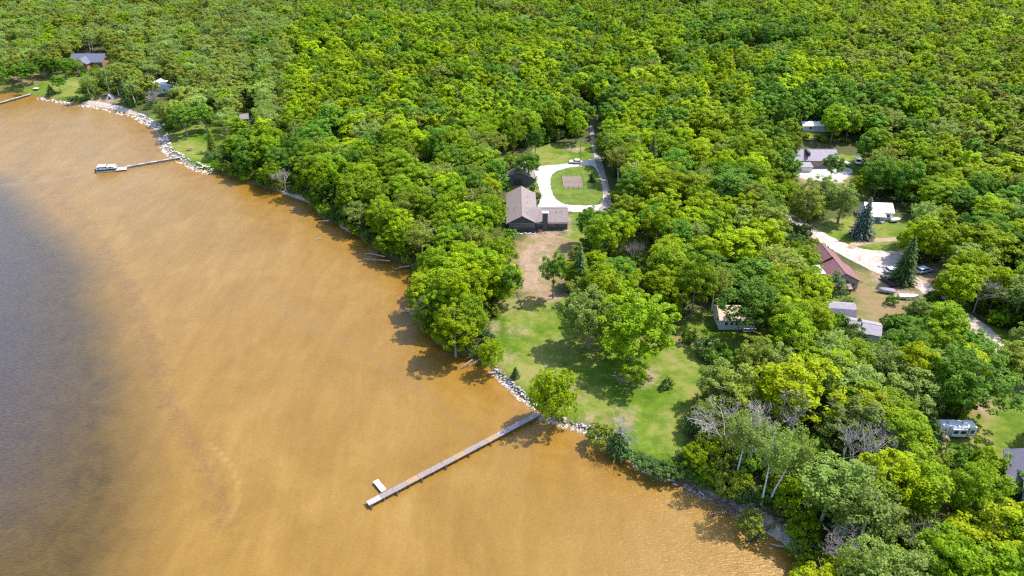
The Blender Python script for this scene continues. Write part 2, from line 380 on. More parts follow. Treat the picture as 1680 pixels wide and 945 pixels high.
# ------------------------------------------------------------------ water
def make_water():
    xs = axis_coords([(-6000, 0), (-700, 400), (-200, 6), (-110, 2), (60, 1.5), (80, 5), (6000, 1500)])
    ys = axis_coords([(-6000, 0), (-60, 600), (70, 8), (180, 1.5), (420, 4), (1600, 100), (6000, 1000)])
    X, Y, F = grid(xs, ys)
    sd = -sdist(X, Y, LAND)
    drop = [(-40, 250), (20, 300), (80, 345), (140, 390), (185, 440), (215, 500), (238, 570), (255, 640), (275, 720), (285, 790), (270, 860), (255, 945), (240, 1100), (200, 1500)]
    dp = [G(x, y, 0) for x, y in drop]
    dp = [(-900, 420)] + dp + [(-60, -300), (-6000, -300), (-6000, 420)]
    dd = sdist(X, Y, smooth_poly(dp, 1))
    weed = [(30, 270), (90, 320), (150, 375), (190, 440), (225, 500), (245, 560), (262, 620), (285, 680), (320, 730), (350, 800), (372, 860)]
    wd = sdist(X, Y, smooth_poly([G(x, y, 0) for x, y in weed], 1, False), signed=False, closed=False)
    arc = [(342, 728), (362, 745), (380, 765), (391, 788), (392, 812), (382, 838), (371, 858)]
    ad = sdist(X, Y, smooth_poly([G(x, y, 0) for x, y in arc], 2, False), signed=False, closed=False)
    rip = [(430, 470), (480, 520), (530, 545), (600, 575), (640, 605), (690, 640), (735, 675), (770, 715)]
    rd = sdist(X, Y, smooth_poly([G(x, y, 0) for x, y in rip], 1, False), signed=False, closed=False)
    wake = [G(0, 305, 0), G(80, 296, 0), G(155, 283, 0)]
    kd = sdist(X, Y, wake, signed=False, closed=False)
    sky_zone = [(-260, 270), (0, 300), (50, 360), (90, 430), (120, 520), (120, 620), (100, 700), (60, 790), (0, 860), (-260, 900)]  # zone whose base colour carries a painted sky reflection
    bl = sdist(X, Y, [G(x, y, 0) for x, y in sky_zone])
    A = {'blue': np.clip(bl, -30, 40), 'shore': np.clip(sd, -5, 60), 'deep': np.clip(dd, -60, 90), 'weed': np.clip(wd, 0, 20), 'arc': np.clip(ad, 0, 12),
         'bar': np.clip(rd, -12, 12), 'wake': np.clip(kd, 0, 20)}
    m, nt, N, L, b = newmat('lake_water')
    pos = geopos(nt)
    n1 = noise(nt, 0.035, 5, 0.6, pos, 1.2); n2 = noise(nt, 0.25, 5, 0.7, pos, 0.6); n3 = noise(nt, 1.6, 4, 0.7, pos)
    st = noise(nt, 0.09, 5, 0.65, geopos(nt, (2.6, 0.55, 1), 0.5), 0.6)
    rp = noise(nt, 1.0, 3, 0.6, geopos(nt, (0.9, 4.5, 1), 0.3))
    f = math_(nt, 'ADD', math_(nt, 'MULTIPLY', n1, 0.45), math_(nt, 'ADD', math_(nt, 'MULTIPLY', st, 0.38), math_(nt, 'MULTIPLY', n2, 0.17)))
    base = ramp(nt, f, [(0.33, (0.168, 0.091, 0.013)), (0.5, (0.212, 0.118, 0.021)), (0.67, (0.258, 0.152, 0.036))])
    base = mixc(nt, math_(nt, 'MULTIPLY', math_(nt, 'SUBTRACT', n3, 0.45), 1.1), base, mixc(nt, 1.0, base, (0.6, 0.55, 0.5), 'MULTIPLY'))
    # browner shallow strip under the trees, sandier patches off the shore
    sh = math_(nt, 'ADD', attr(nt, 'shore'), math_(nt, 'MULTIPLY', math_(nt, 'SUBTRACT', n1, 0.5), 30))
    shallow = math_(nt, 'SUBTRACT', 1.0, math_(nt, 'DIVIDE', sh, 16.0), clamp=True)
    base = mixc(nt, math_(nt, 'MULTIPLY', shallow, 0.55), base, ramp(nt, n2, [(0.35, (0.165, 0.080, 0.007)), (0.7, (0.275, 0.145, 0.022))]))
    # sand bar ridge
    br = math_(nt, 'ABSOLUTE', math_(nt, 'ADD', attr(nt, 'bar'), math_(nt, 'MULTIPLY', math_(nt, 'SUBTRACT', n2, 0.5), 5)))
    base = mixc(nt, math_(nt, 'MULTIPLY', math_(nt, 'SUBTRACT', 1.0, math_(nt, 'DIVIDE', br, 2.0), clamp=True), 0.4), base, (0.16, 0.10, 0.034))
    # weed band
    wv = math_(nt, 'ADD', attr(nt, 'weed'), math_(nt, 'MULTIPLY', math_(nt, 'SUBTRACT', n2, 0.5), 9))
    wm = math_(nt, 'SUBTRACT', 1.0, math_(nt, 'DIVIDE', wv, 3.2), clamp=True)
    wm = math_(nt, 'MULTIPLY', wm, ramp(nt, n3, [(0.35, (0.25,) * 3), (0.6, (0.95,) * 3)], 1.0))
    base = mixc(nt, math_(nt, 'MULTIPLY', wm, 0.5), base, (0.10, 0.05, 0.024))
    # drop off: dark brown; beyond it, sky reflection painted in as blue grey
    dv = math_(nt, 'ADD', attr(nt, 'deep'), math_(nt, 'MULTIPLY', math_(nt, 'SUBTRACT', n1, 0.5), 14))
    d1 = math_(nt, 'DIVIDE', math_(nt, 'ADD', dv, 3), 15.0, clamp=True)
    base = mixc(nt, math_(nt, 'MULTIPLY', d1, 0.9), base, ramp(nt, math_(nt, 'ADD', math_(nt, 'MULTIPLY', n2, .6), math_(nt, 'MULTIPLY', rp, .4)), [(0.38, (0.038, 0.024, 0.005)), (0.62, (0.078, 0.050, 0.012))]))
    sky_refl = math_(nt, 'DIVIDE', math_(nt, 'ADD', math_(nt, 'ADD', attr(nt, 'blue'), math_(nt, 'MULTIPLY', math_(nt, 'SUBTRACT', n1, 0.5), 16)), 12), 34.0, clamp=True)
    base = mixc(nt, math_(nt, 'MULTIPLY', sky_refl, 0.9), base, ramp(nt, rp, [(0.38, (0.026, 0.023, 0.030)), (0.62, (0.064, 0.056, 0.068))]))
    # arc of pale sand
    av = math_(nt, 'ADD', attr(nt, 'arc'), math_(nt, 'MULTIPLY', math_(nt, 'SUBTRACT', n2, 0.5), 0.5))
    base = mixc(nt, math_(nt, 'MULTIPLY', math_(nt, 'SUBTRACT', 1.0, math_(nt, 'DIVIDE', av, 1.0), clamp=True), 0.42), base, (0.28, 0.205, 0.06))
    # disturbed water trail
    kv = math_(nt, 'SUBTRACT', 1.0, math_(nt, 'DIVIDE', attr(nt, 'wake'), 2.5), clamp=True)
    base = mixc(nt, math_(nt, 'MULTIPLY', kv, 0.25), base, (0.2, 0.17, 0.10))
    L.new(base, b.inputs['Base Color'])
    b.inputs['Roughness'].default_value = 0.26; b.inputs['IOR'].default_value = 1.33
    b.inputs['Specular IOR Level'].default_value = 0.5
    rp2 = noise(nt, 0.8, 3, 0.6, geopos(nt, (0.8, 3.0, 1), -0.3))
    bump(nt, math_(nt, 'ADD', rp, rp2), 0.5, 0.16, b)
    Z = np.zeros_like(X)
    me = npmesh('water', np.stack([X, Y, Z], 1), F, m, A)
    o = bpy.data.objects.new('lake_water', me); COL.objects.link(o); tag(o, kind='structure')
make_water()

# ------------------------------------------------------------------ roads and drives
def roadmat(name, lo, hi, tracks=None):
    m, nt, N, L, b = newmat(name)
    pos = geopos(nt); n1 = noise(nt, 0.5, 5, 0.65, pos); n2 = noise(nt, 4.0, 4, 0.7, pos)
    f = math_(nt, 'ADD', math_(nt, 'MULTIPLY', n1, 0.65), math_(nt, 'MULTIPLY', n2, 0.35))
    n3 = noise(nt, 0.12, 5, 0.7, pos, 1.5)
    c = ramp(nt, f, [(0.35, lo), (0.65, hi)])
    c = mixc(nt, ramp(nt, n3, [(.46, (0, 0, 0)), (.66, (.65, .65, .65))], 1.0), c, mixc(nt, 1.0, c, (.62, .56, .48), 'MULTIPLY'))
    L.new(c, b.inputs['Base Color'])
    b.inputs['Roughness'].default_value = 0.95; b.inputs['Specular IOR Level'].default_value = 0.15
    bump(nt, n2, 0.5, 0.05, b); return m
M_WHITEGRAVEL = roadmat('white_gravel', (0.36, 0.34, 0.31), (0.60, 0.57, 0.54))
M_SHADEGRAVEL = roadmat('shade_grey_gravel', (0.17, 0.15, 0.155), (0.38, 0.33, 0.32))  # lane's copy of the gravel, with the tree shade painted in as grey
M_PALEROAD = roadmat('pale_dirt_road', (0.30, 0.235, 0.20), (0.56, 0.50, 0.46))
M_TRACK = roadmat('track_dirt', (0.24, 0.165, 0.12), (0.38, 0.29, 0.23))
M_LAWNSHEET = roadmat('mown_lawn', (0.065, 0.115, 0.014), (0.14, 0.185, 0.030))

def sheet(name, px, mat, lift, it=2, world=None):
    pts = smooth_poly(world if world else [G(x, y) for x, y in px], it)
    r = random.Random(len(pts)); out = []
    for i, (x, y) in enumerate(pts):
        x1, y1 = pts[(i + 1) % len(pts)]; n_ = max(1, int(math.hypot(x1 - x, y1 - y) / .9))
        for k in range(n_): out.append((x + (x1 - x) * k / n_ + r.uniform(-.22, .22), y + (y1 - y) * k / n_ + r.uniform(-.22, .22)))
    vs = [Vector((x, y, 0)) for x, y in out]
    tris = tessellate_polygon([vs])
    b = MB(); b.add([(v.x, v.y, GZ + lift) for v in vs], [t for t in tris])
    o = b.build(name, mat); 
    for p in o.data.polygons:
        if p.normal.z < 0: p.flip()
    return tag(o, kind='structure')

sheet('gravel_drive', [(874, 274), (890, 272), (912, 270.5), (940, 267), (965, 262), (985, 258), (990, 275), (994, 300), (998, 325), (1001, 342), (975, 349), (930, 347), (895, 345), (880, 341), (885, 333), (888, 322), (884, 308), (878, 290)], M_WHITEGRAVEL, 0.02)
sheet('lawn_island', [(903, 304), (901.5, 292), (908, 283), (924, 276.5), (955, 272.5), (976, 271), (984, 290), (990, 312), (990, 336), (960, 337), (928, 336.5), (912, 328), (906, 316)], M_LAWNSHEET, 0.03)
sheet('gravel_lane', [(966, 205), (970, 235), (976, 262), (984, 290), (991, 315), (992, 332), (978, 347), (1000, 347), (1004, 335), (1000, 308), (991, 280), (984, 255), (977, 232), (973, 205)], M_SHADEGRAVEL, 0.04)
sheet('dirt_road', [(1288, 345), (1302, 352), (1318, 363), (1345, 379), (1380, 397), (1420, 411), (1475, 412), (1510, 418), (1500, 432), (1478, 434), (1455, 452), (1432, 446), (1397, 427), (1362, 408), (1332, 390), (1303, 368), (1285, 352)], M_PALEROAD, 0.02)
sheet('dirt_road', [(1480, 440), (1530, 470), (1560, 496), (1580, 508), (1605, 523), (1638, 550), (1660, 585), (1720, 612), (1720, 625), (1648, 598), (1625, 570), (1600, 547), (1575, 530), (1550, 512), (1520, 485), (1475, 450)], M_PALEROAD, 0.024)
sheet('dirt_track', [(1388, 404), (1404, 395), (1440, 391), (1500, 386), (1500, 392), (1440, 398), (1408, 403), (1396, 411)], M_TRACK, 0.03)
sheet('gravel_yard', [(1285, 270), (1340, 272), (1375, 273), (1398, 277), (1400, 284), (1382, 290), (1372, 303), (1350, 300), (1320, 288), (1290, 284)], M_WHITEGRAVEL, 0.02)

# ------------------------------------------------------------------ surfaces for built things
M_SHINGLE = plain('taupe_shingle', (0.190, 0.152, 0.145), 0.9, 0.34, 1.6, stretch=(1, 1, 6))
M_DARKSIDING = plain('dark_grey_siding', (0.105, 0.098, 0.112), 0.8, 0.2, 1.5, stretch=(1, 1, 8))
M_TRIM = plain('pale_trim', (0.42, 0.39, 0.38), 0.6, 0.1)
M_WHITE = plain('white_paint', (0.78, 0.78, 0.78), 0.5, 0.08)
M_WHITEMETAL = plain('white_metal', (0.74, 0.75, 0.78), 0.35, 0.08, 1.5)
M_GLASS = glassy('window_glass')
M_BLUEROOF = plain('slate_blue_roof', (0.10, 0.11, 0.16), 0.8, 0.2, 2)
M_BRICK = plain('red_brown_brick', (0.26, 0.13, 0.09), 0.9, 0.3, 5)
M_GREYROOF = plain('weathered_grey_roof', (0.25, 0.22, 0.26), 0.85, 0.2, 1.5)
M_BARNWALL = plain('tan_siding', (0.33, 0.25, 0.235), 0.8, 0.15, 2)
M_REDROOF = plain('red_metal_roof', (0.17, 0.062, 0.066), 0.55, 0.22, 1.2)
M_BEIGE = plain('beige_siding', (0.33, 0.29, 0.27), 0.8, 0.15, 2)
M_DARKWOOD = plain('dark_brown_wood', (0.07, 0.04, 0.03), 0.8, 0.3, 3)
M_WOOD = plain('weathered_wood', (0.235, 0.190, 0.175), 0.85, 0.25, 3)
M_WOOD_GREY = plain('grey_deck_wood', (0.28, 0.25, 0.27), 0.85, 0.2, 3)
M_WOOD_TAN = plain('tan_deck_wood', (0.30, 0.205, 0.12), 0.85, 0.2, 3)
M_WOOD_PALE = plain('pale_deck_wood', (0.36, 0.31, 0.30), 0.85, 0.15, 3)
M_DARKMETAL = plain('dark_metal', (0.05, 0.05, 0.055), 0.45, 0.2, 2, 0.6)
M_METAL = plain('grey_metal', (0.5, 0.5, 0.52), 0.35, 0.15, 2, 0.8)
M_PURPLEROOF = plain('slate_purple_roof', (0.105, 0.10, 0.15), 0.85, 0.16, 2)
M_TANROOF = plain('tan_shingle', (0.50, 0.38, 0.29), 0.85, 0.2, 2)
M_RUBBER = plain('tyre_rubber', (0.025, 0.025, 0.025), 0.8, 0.2)
M_POLE = plain('pole_wood', (0.33, 0.25, 0.20), 0.9, 0.25, 2, stretch=(4, 4, .5))
M_BLACKPAINT = plain('black_car_paint', (0.03, 0.032, 0.045), 0.25, 0.1)
M_BLUEPAINT = plain('pale_blue_car_paint', (0.40, 0.52, 0.66), 0.3, 0.08)
M_SILVER = plain('silver_car_paint', (0.50, 0.51, 0.54), 0.3, 0.08)
M_REDLIGHT = plain('red_lens', (0.5, 0.02, 0.02), 0.3, 0.1)
M_LAMP = plain('clear_lens', (0.7, 0.7, 0.68), 0.2, 0.1)
M_BLUECANVAS = plain('navy_canvas', (0.035, 0.045, 0.10), 0.7, 0.15)
M_ROCKS = [plain('rock_pale', (0.34, 0.31, 0.32), 0.9, 0.3, 2), plain('rock_white', (0.56, 0.53, 0.53), 0.9, 0.18, 2), plain('rock_brown', (0.22, 0.18, 0.16), 0.9, 0.3, 2)]
M_GARDEN = plain('tilled_soil', (0.22, 0.165, 0.14), 0.95, 0.25, 2)

def window(parent, side, u, z, w, h, frame=M_TRIM, off=0.0, panes=1):
    """a framed window on a wall: side = (origin, u axis, outward normal) in the parent's frame"""
    (o, ux, n) = side
    o = Vector(o); ux = Vector(ux); n = Vector(n); zv = Vector((0, 0, 1))
    def slab(b, u0, u1, z0, z1, d0, d1):
        c = [o + ux * a + zv * q + n * d for d in (d0, d1) for q in (z0, z1) for a in (u0, u1)]
        b.add(c, [(0, 1, 3, 2), (4, 6, 7, 5), (0, 4, 5, 1), (2, 3, 7, 6), (0, 2, 6, 4), (1, 5, 7, 3)])
    b = MB(); t = 0.09; d = 0.06 + off
    slab(b, u - w / 2, u + w / 2, z - h / 2, z - h / 2 + t, -0.02, d); slab(b, u - w / 2, u + w / 2, z + h / 2 - t, z + h / 2, -0.02, d)
    slab(b, u - w / 2, u - w / 2 + t, z - h / 2 + t, z + h / 2 - t, -0.02, d); slab(b, u + w / 2 - t, u + w / 2, z - h / 2 + t, z + h / 2 - t, -0.02, d)
    for k in range(1, panes):
        uu = u - w / 2 + w * k / panes; slab(b, uu - t / 2, uu + t / 2, z - h / 2 + t, z + h / 2 - t, -0.02, d)
    fr = b.build('window', frame, parent)
    for k in range(panes):
        g = MB(); a0 = u - w / 2 + w * k / panes + t * .6; a1 = u - w / 2 + w * (k + 1) / panes - t * .6
        slab(g, a0, a1, z - h / 2 + t * .9, z + h / 2 - t * .9, 0.0, 0.025 + off)
        g.build('pane', M_GLASS, fr)
    return fr

def door(parent, side, u, w, h, mat, z0=0.1):
    o, ux, n = Vector(side[0]), Vector(side[1]), Vector(side[2]); zv = Vector((0, 0, 1))
    b = MB(); c = [o + ux * a + zv * q + n * d for d in (0, .05) for q in (z0, z0 + h) for a in (u - w / 2, u + w / 2)]
    b.add(c, [(0, 1, 3, 2), (4, 6, 7, 5), (0, 4, 5, 1), (2, 3, 7, 6), (0, 2, 6, 4), (1, 5, 7, 3)])
    d = b.build('door', mat, parent)
    k = MB(); p = o + ux * (u + w * .4) + zv * (z0 + 1) + n * .05; k.tube(p, p + n * .06, .04, .03, 6); k.build('handle', M_METAL, d)
    return d

def block(parent, x0, x1, y0, y1, wh, rise, axis, wall, roof, over=0.5, endover=0.4, th=0.18, wname='wall', trim=None, z0=0.0):
    """a gabled block: walls with gable ends, and a roof with real thickness"""
    b = MB()
    if axis == 'y':
        c = (x0 + x1) / 2
        b.ext([(x0, z0), (x1, z0), (x1, wh), (c, wh + rise - .02), (x0, wh)], y0, y1, 'y')
        hw = (x1 - x0) / 2; sl = rise / hw
        zl = wh - over * sl
        r = MB()
        r.ext([(x0 - over, zl + .03), (c, wh + rise + .03), (x1 + over, zl + .03), (x1 + over, zl + th + .03), (c, wh + rise + th + .03), (x0 - over, zl + th + .03)], y0 - endover, y1 + endover, 'y')
        rc = MB().box(c - .14, c + .14, y0 - endover - .01, y1 + endover + .01, wh + rise + th - .02, wh + rise + th + .06)
    else:
        c = (y0 + y1) / 2
        b.ext([(y0, z0), (y1, z0), (y1, wh), (c, wh + rise - .02), (y0, wh)], x0, x1, 'x')
        hw = (y1 - y0) / 2; sl = rise / hw
        zl = wh - over * sl
        r = MB()
        r.ext([(y0 - over, zl + .03), (c, wh + rise + .03), (y1 + over, zl + .03), (y1 + over, zl + th + .03), (c, wh + rise + th + .03), (y0 - over, zl + th + .03)], x0 - endover, x1 + endover, 'x')
        rc = MB().box(x0 - endover - .01, x1 + endover + .01, c - .14, c + .14, wh + rise + th - .02, wh + rise + th + .06)
    w = b.build(wname, wall, parent)
    rr = r.build('roof', roof, parent)
    rc.build('ridge_cap', roof, rr)
    return w, rr

def F(x0, y): return ((x0, y, 0), (1, 0, 0), (0, -1, 0))          # front wall, u runs in +x from x0
def RS(x, y0): return ((x, y0, 0), (0, 1, 0), (1, 0, 0))          # right wall
def LS(x, y0): return ((x, y0, 0), (0, 1, 0), (-1, 0, 0))

# ---- brown house
h = thing('house', 'dark grey L shaped house with taupe shingle roof and square chimney above the brown yard', 'house', (0, 0, GZ))
block(h, -1.1, 7.3, 200.9, 223.0, 2.75, 2.25, 'y', M_DARKSIDING, M_SHINGLE, 0.6, 0.7)
block(h, 7.35, 17.2, 201.6, 212.2, 2.65, 2.0, 'x', M_DARKSIDING, M_SHINGLE, 0.6, 0.4)
v = MB(); v.add([(3.1, 203.2, 4.92), (7.32, 201.2, 2.95), (9.5, 206.9, 4.95), (3.1, 206.9, 5.02), (3.1, 203.2, 4.6), (7.32, 201.2, 2.6), (9.5, 206.9, 4.6), (3.1, 206.9, 4.6)],
              [(0, 1, 2, 3), (7, 6, 5, 4), (0, 4, 5, 1), (1, 5, 6, 2), (2, 6, 7, 3), (3, 7, 4, 0)])
v.build('roof_valley', M_SHINGLE, h)
for k in range(5): window(h, F(-1.1, 200.9), 1.0 + k * 1.6, 1.65, 1.35, 1.05, panes=2)
MB().box(-1.12, 7.32, 200.80, 200.885, 2.32, 2.42).build('trim_band', M_TRIM, h)
window(h, F(7.4, 201.6), 1.2, 1.7, 1.3, 1.1, panes=3)
window(h, F(7.4, 201.6), 5.0, 1.7, 1.8, 1.1, panes=3)
window(h, F(7.4, 201.6), 8.0, 1.7, 1.7, 1.1, panes=3)
ch = MB().box(9.4, 11.0, 200.5, 201.58, 0, 6.0).build('chimney', M_DARKSIDING, h)
MB().box(9.2, 11.2, 200.35, 201.8, 6.0, 6.18).build('chimney_cap', M_WHITE, ch)
MB().tube((10.2, 201.1, 6.18), (10.2, 201.1, 6.8), .22, .22, 8).build('flue', M_METAL, ch)
dk = MB().box(7.9, 9.3, 199.3, 201.5, .3, .5).build('porch', M_BRICK, h)
st = MB().box(8.0, 9.2, 198.9, 199.28, 0, .2).build('step', M_BRICK, dk)
door(h, F(7.4, 201.6), 1.9, .0 + .9, 2.0, M_DARKWOOD, .5) if False else None
for (vx, vy, vz) in ((5.0, 212.0, 4.35), (5.2, 217.0, 4.25), (1.0, 208.5, 4.35), (14.0, 205.2, 4.4), (15.6, 205.4, 4.4)):
    MB().tube((vx, vy, vz - .4), (vx, vy, vz + .35), .11, .11, 6).build('vent_pipe', M_METAL, h)
MB().box(7.4, 17.6, 200.86, 200.99, 2.2, 2.34).build('gutter', M_TRIM, h)
MB().box(-1.86, -1.74, 200.3, 223.6, 2.3, 2.44).build('gutter', M_TRIM, h)
MB().tube((17.3, 201.5, 0), (17.3, 201.5, 2.3), .05, .05, 6).build('downpipe', M_TRIM, h)
rk = [(x, y) for x, y in ((-.3, 199.2), (.8, 198.6), (1.9, 199.0), (3.0, 198.5), (4.1, 199.0), (5.2, 198.6), (6.3, 199.1), (7.0, 198.5))]

# ---- grey garage behind
g = thing('garage', 'small grey roofed garage half hidden by trees at the left end of the white drive', 'garage', (0, 0, GZ))
block(g, -3.3, 7.5, 236.5, 248.5, 2.7, 2.3, 'y', M_DARKSIDING, M_SHINGLE, .5, .5)
door(g, F(-3.3, 236.5), 5.5, 3.0, 2.2, M_DARKWOOD)
window(g, F(-3.3, 236.5), 2.0, 1.6, 1.2, 1.0)

# ---- pole barn
g = thing('barn', 'long pole barn with weathered grey roof and pinkish doors behind the white gravel yard', 'barn', (0, 0, GZ))
block(g, 97.5, 121.0, 253.0, 262.5, 3.1, 2.3, 'x', M_BARNWALL, M_GREYROOF, .6, .5)
lb = MB(); lb.ext([(248.6, 2.05), (253.02, 2.75), (253.02, 2.6), (248.6, 1.9)], 103.5, 110.5, 'x'); lb.build('lean_to_roof', M_GREYROOF, g)
MB().box(103.7, 110.3, 248.9, 252.95, 0, 1.95).build('lean_to_wall', M_WHITE, g)
for k, (u, w_) in enumerate(((22.0, 2.4), (18.6, 2.8))): door(g, F(97.5, 253.0), u, w_, 2.5, M_BARNWALL if k else M_WOOD)
MB().box(109.6, 110.3, 253.2, 257.6, 4.4, 5.9).build('roof_vent', M_DARKMETAL, g)
# ---- white house with metal roof
g = thing('house', 'small white house with bright white metal roof and front porch right of the blue spruce', 'house', (117.0, 211.5, GZ), R_(-6))
block(g, -3.8, 4.4, -3.2, 3.2, 2.8, 1.6, 'x', M_WHITE, M_WHITEMETAL, .4, .3)
pr = MB(); pr.ext([(-5.5, 2.15), (-3.22, 2.6), (-3.22, 2.5), (-5.5, 2.05)], -3.6, 1.8, 'x'); pr.build('porch_roof', M_WHITEMETAL, g)
for x in (-3.4, -1.6, .1, 1.6): MB().tube((x, -5.3, 0), (x, -5.3, 2.1), .07, .07, 6).build('porch_post', M_WHITE, g)
MB().box(-3.6, 1.8, -5.4, -3.25, 0, .2).build('porch_floor', M_WOOD_GREY, g)
window(g, F(-3.8, -3.2), 1.6, 1.5, 1.2, 1.1, M_WHITE); window(g, F(-3.8, -3.2), 6.9, 1.6, 1.2, 1.1, M_WHITE)
window(g, RS(4.4, -3.2), 2.0, 1.6, 1.1, 1.1, M_WHITE); door(g, F(-3.8, -3.2), 4.0, .95, 2.05, M_BLUEPAINT, .2)
# ---- red roofed house
g = thing('house', 'beige house with stepped dark red metal roofs beside the dirt road', 'house', (0, 0, GZ))
block(g, 84.2, 92.7, 165.6, 173.5, 2.6, 2.3, 'y', M_BEIGE, M_REDROOF, .7, .6)
block(g, 84.2, 91.6, 174.1, 181.0, 2.9, 2.4, 'y', M_BEIGE, M_REDROOF, .6, .5)
lt = MB(); lt.ext([(162.6, 1.75), (165.58, 2.45), (165.58, 2.3), (162.6, 1.6)], 84.0, 90.0, 'x'); lt.build('lean_to_roof', M_REDROOF, g)
MB().box(84.2, 89.8, 162.8, 165.55, 0, 1.65).build('lean_to_wall', M_DARKWOOD, g)
MB().box(84.6, 89.4, 165.5, 165.59, 2.55, 2.75).build('gable_louvre', M_DARKMETAL, g)
wr = MB(); wr.ext([(80.0, 2.9), (84.6, 3.3), (84.6, 3.2), (80.0, 2.8)], 168.2, 173.0, 'y'); wr.build('side_roof', M_WHITEMETAL, g)
MB().box(80.2, 84.15, 168.4, 172.8, 0, 2.75).build('side_wall', M_BEIGE, g)
window(g, RS(92.7, 165.6), 3.0, 1.4, 1.2, 1.0); window(g, F(84.2, 165.6), 7.2, 1.4, 1.0, 1.0)
# ---- gambrel shed
g = thing('shed', 'tan shed with pale grey rounded gambrel roof below the red roofed house', 'shed', (82.0, 151.5, GZ), R_(-8))
b = MB().ext([(-2.2, 0), (2.2, 0), (2.2, 2.2), (1.5, 3.5), (0, 4.1), (-1.5, 3.5), (-2.2, 2.2)], -3.2, 3.2, 'x'); b.build('wall', M_BEIGE, g)
b = MB().ext([(-2.5, 2.0), (-1.6, 3.6), (0, 4.25), (1.6, 3.6), (2.5, 2.0), (2.6, 2.1), (1.68, 3.75), (0, 4.42), (-1.68, 3.75), (-2.6, 2.1)], -3.4, 3.4, 'x'); b.build('roof', M_GREYROOF, g)
door(g, F(-3.2, -2.2), 4.8, 1.4, 1.9, M_WOOD)
# ---- second grey shed
g = thing('shed', 'low shed with flat pitched grey roof and black flue below the gambrel shed', 'shed', (84.5, 144.0, GZ), R_(-22))
block(g, -3.8, 3.8, -2.8, 2.8, 2.5, 1.0, 'x', M_WHITE, M_GREYROOF, .4, .4)
MB().tube((-.4, -1.2, 2.9), (-.4, -1.2, 4.1), .18, .18, 8).build('flue', M_DARKMETAL, g)
window(g, LS(-3.8, -2.8), 2.2, 1.5, 1.0, .9, M_WHITE); window(g, F(-3.8, -2.8), 2.2, 1.5, 1.0, .9, M_WHITE)
# ---- white cottage in the trees
g = thing('cottage', 'white cottage with tan roof and shuttered windows under the big trees beyond the lawn', 'cottage', (0, 0, GZ))
block(g, 50.8, 59.6, 146.2, 152.6, 2.9, 1.7, 'x', M_WHITE, M_TANROOF, .35, .35)
for u in (1.6, 2.9, 4.1): window(g, F(50.8, 146.2), u, 1.8, .85, 1.1, M_WHITE)
window(g, F(50.8, 146.2), 6.9, 1.8, 2.0, 1.1, M_WHITE, panes=2); door(g, F(50.8, 146.2), 5.1, .85, 2.0, M_WHITE, .15)
window(g, LS(50.8, 146.2), 2.0, 1.8, .9, 1.0, M_WHITE)
for x in (56.4, 57.4, 58.4, 59.4):
    MB().box(x - .04, x + .04, 144.9, 144.98, 0, 1.1).build('rail_post', M_WHITE, g)
MB().box(56.3, 59.5, 144.88, 145.0, 1.1, 1.18).build('rail', M_WHITE, g)
MB().box(56.3, 59.5, 144.9, 146.15, .1, .28).build('deck', M_WOOD_GREY, g)
# ---- slate blue roofed house far left
g = thing('house', 'far brick house with slate blue roof and front gable above the left lawn', 'house', (-233.0, 405.5, GZ))
block(g, -9.0, 8.5, -4.5, 5.5, 3.2, 3.2, 'x', M_BRICK, M_BLUEROOF, .6, .5)
block(g, -4.8, 2.2, -9.0, -1.0, 3.2, 2.3, 'y', M_BRICK, M_BLUEROOF, .6, .5)
for u in (1.6, 5.2): window(g, F(-4.8, -9.0), u, 1.7, 1.6, 1.3, M_WHITE)
for u in (2.0, 13.5, 16.0): window(g, F(-9.0, -4.5), u, 1.7, 1.4, 1.2, M_WHITE)
MB().box(-3.0, -.2, -9.15, -9.02, 3.3, 3.9).build('gable_window', M_WHITE, g)
# ---- other half hidden houses
def hidden_house(px, py, w, d, wh, rise, axis, wall, roof, label, rz=0, name='house'):
    x, y = G(px, py)
    g = thing(name, label, name, (x, y, GZ), rz)
    block(g, -w / 2, w / 2, -d / 2, d / 2, wh, rise, axis, wall, roof, .5, .4)
    window(g, F(-w / 2, -d / 2), w * .25, 1.6, 1.1, 1.1, M_WHITE); window(g, F(-w / 2, -d / 2), w * .75, 1.6, 1.1, 1.1, M_WHITE)
    door(g, F(-w / 2, -d / 2), w * .5, .9, 2.0, M_WHITE)
    return g
hidden_house(264, 150, 11, 8, 3.0, 2.0, 'y', M_WHITE, M_WHITEMETAL, 'white house showing in patches behind grey branches above the far beach', .2)
hidden_house(1182, 116, 9, 7, 2.8, 2.0, 'x', M_BRICK, M_GREYROOF, 'small grey roof peeking out of the far forest canopy', .1, 'cabin')
hidden_house(1338, 213, 13, 5, 2.6, .9, 'x', M_WHITE, M_WHITEMETAL, 'long pale mobile home behind trunks in the dark gap above the pole barn', 0, 'mobile_home')
hidden_house(1486, 296, 8, 7, 2.8, 1.8, 'x', M_BEIGE, M_TANROOF, 'pinkish cottage roof glimpsed among trees right of the gravel yard', .1, 'cottage')
hidden_house(404, 208, 3.0, 3.0, 4.2, 1.4, 'x', M_WOOD, M_WOOD, 'tall narrow brown outhouse among trees behind the left lawn', .3, 'outhouse')
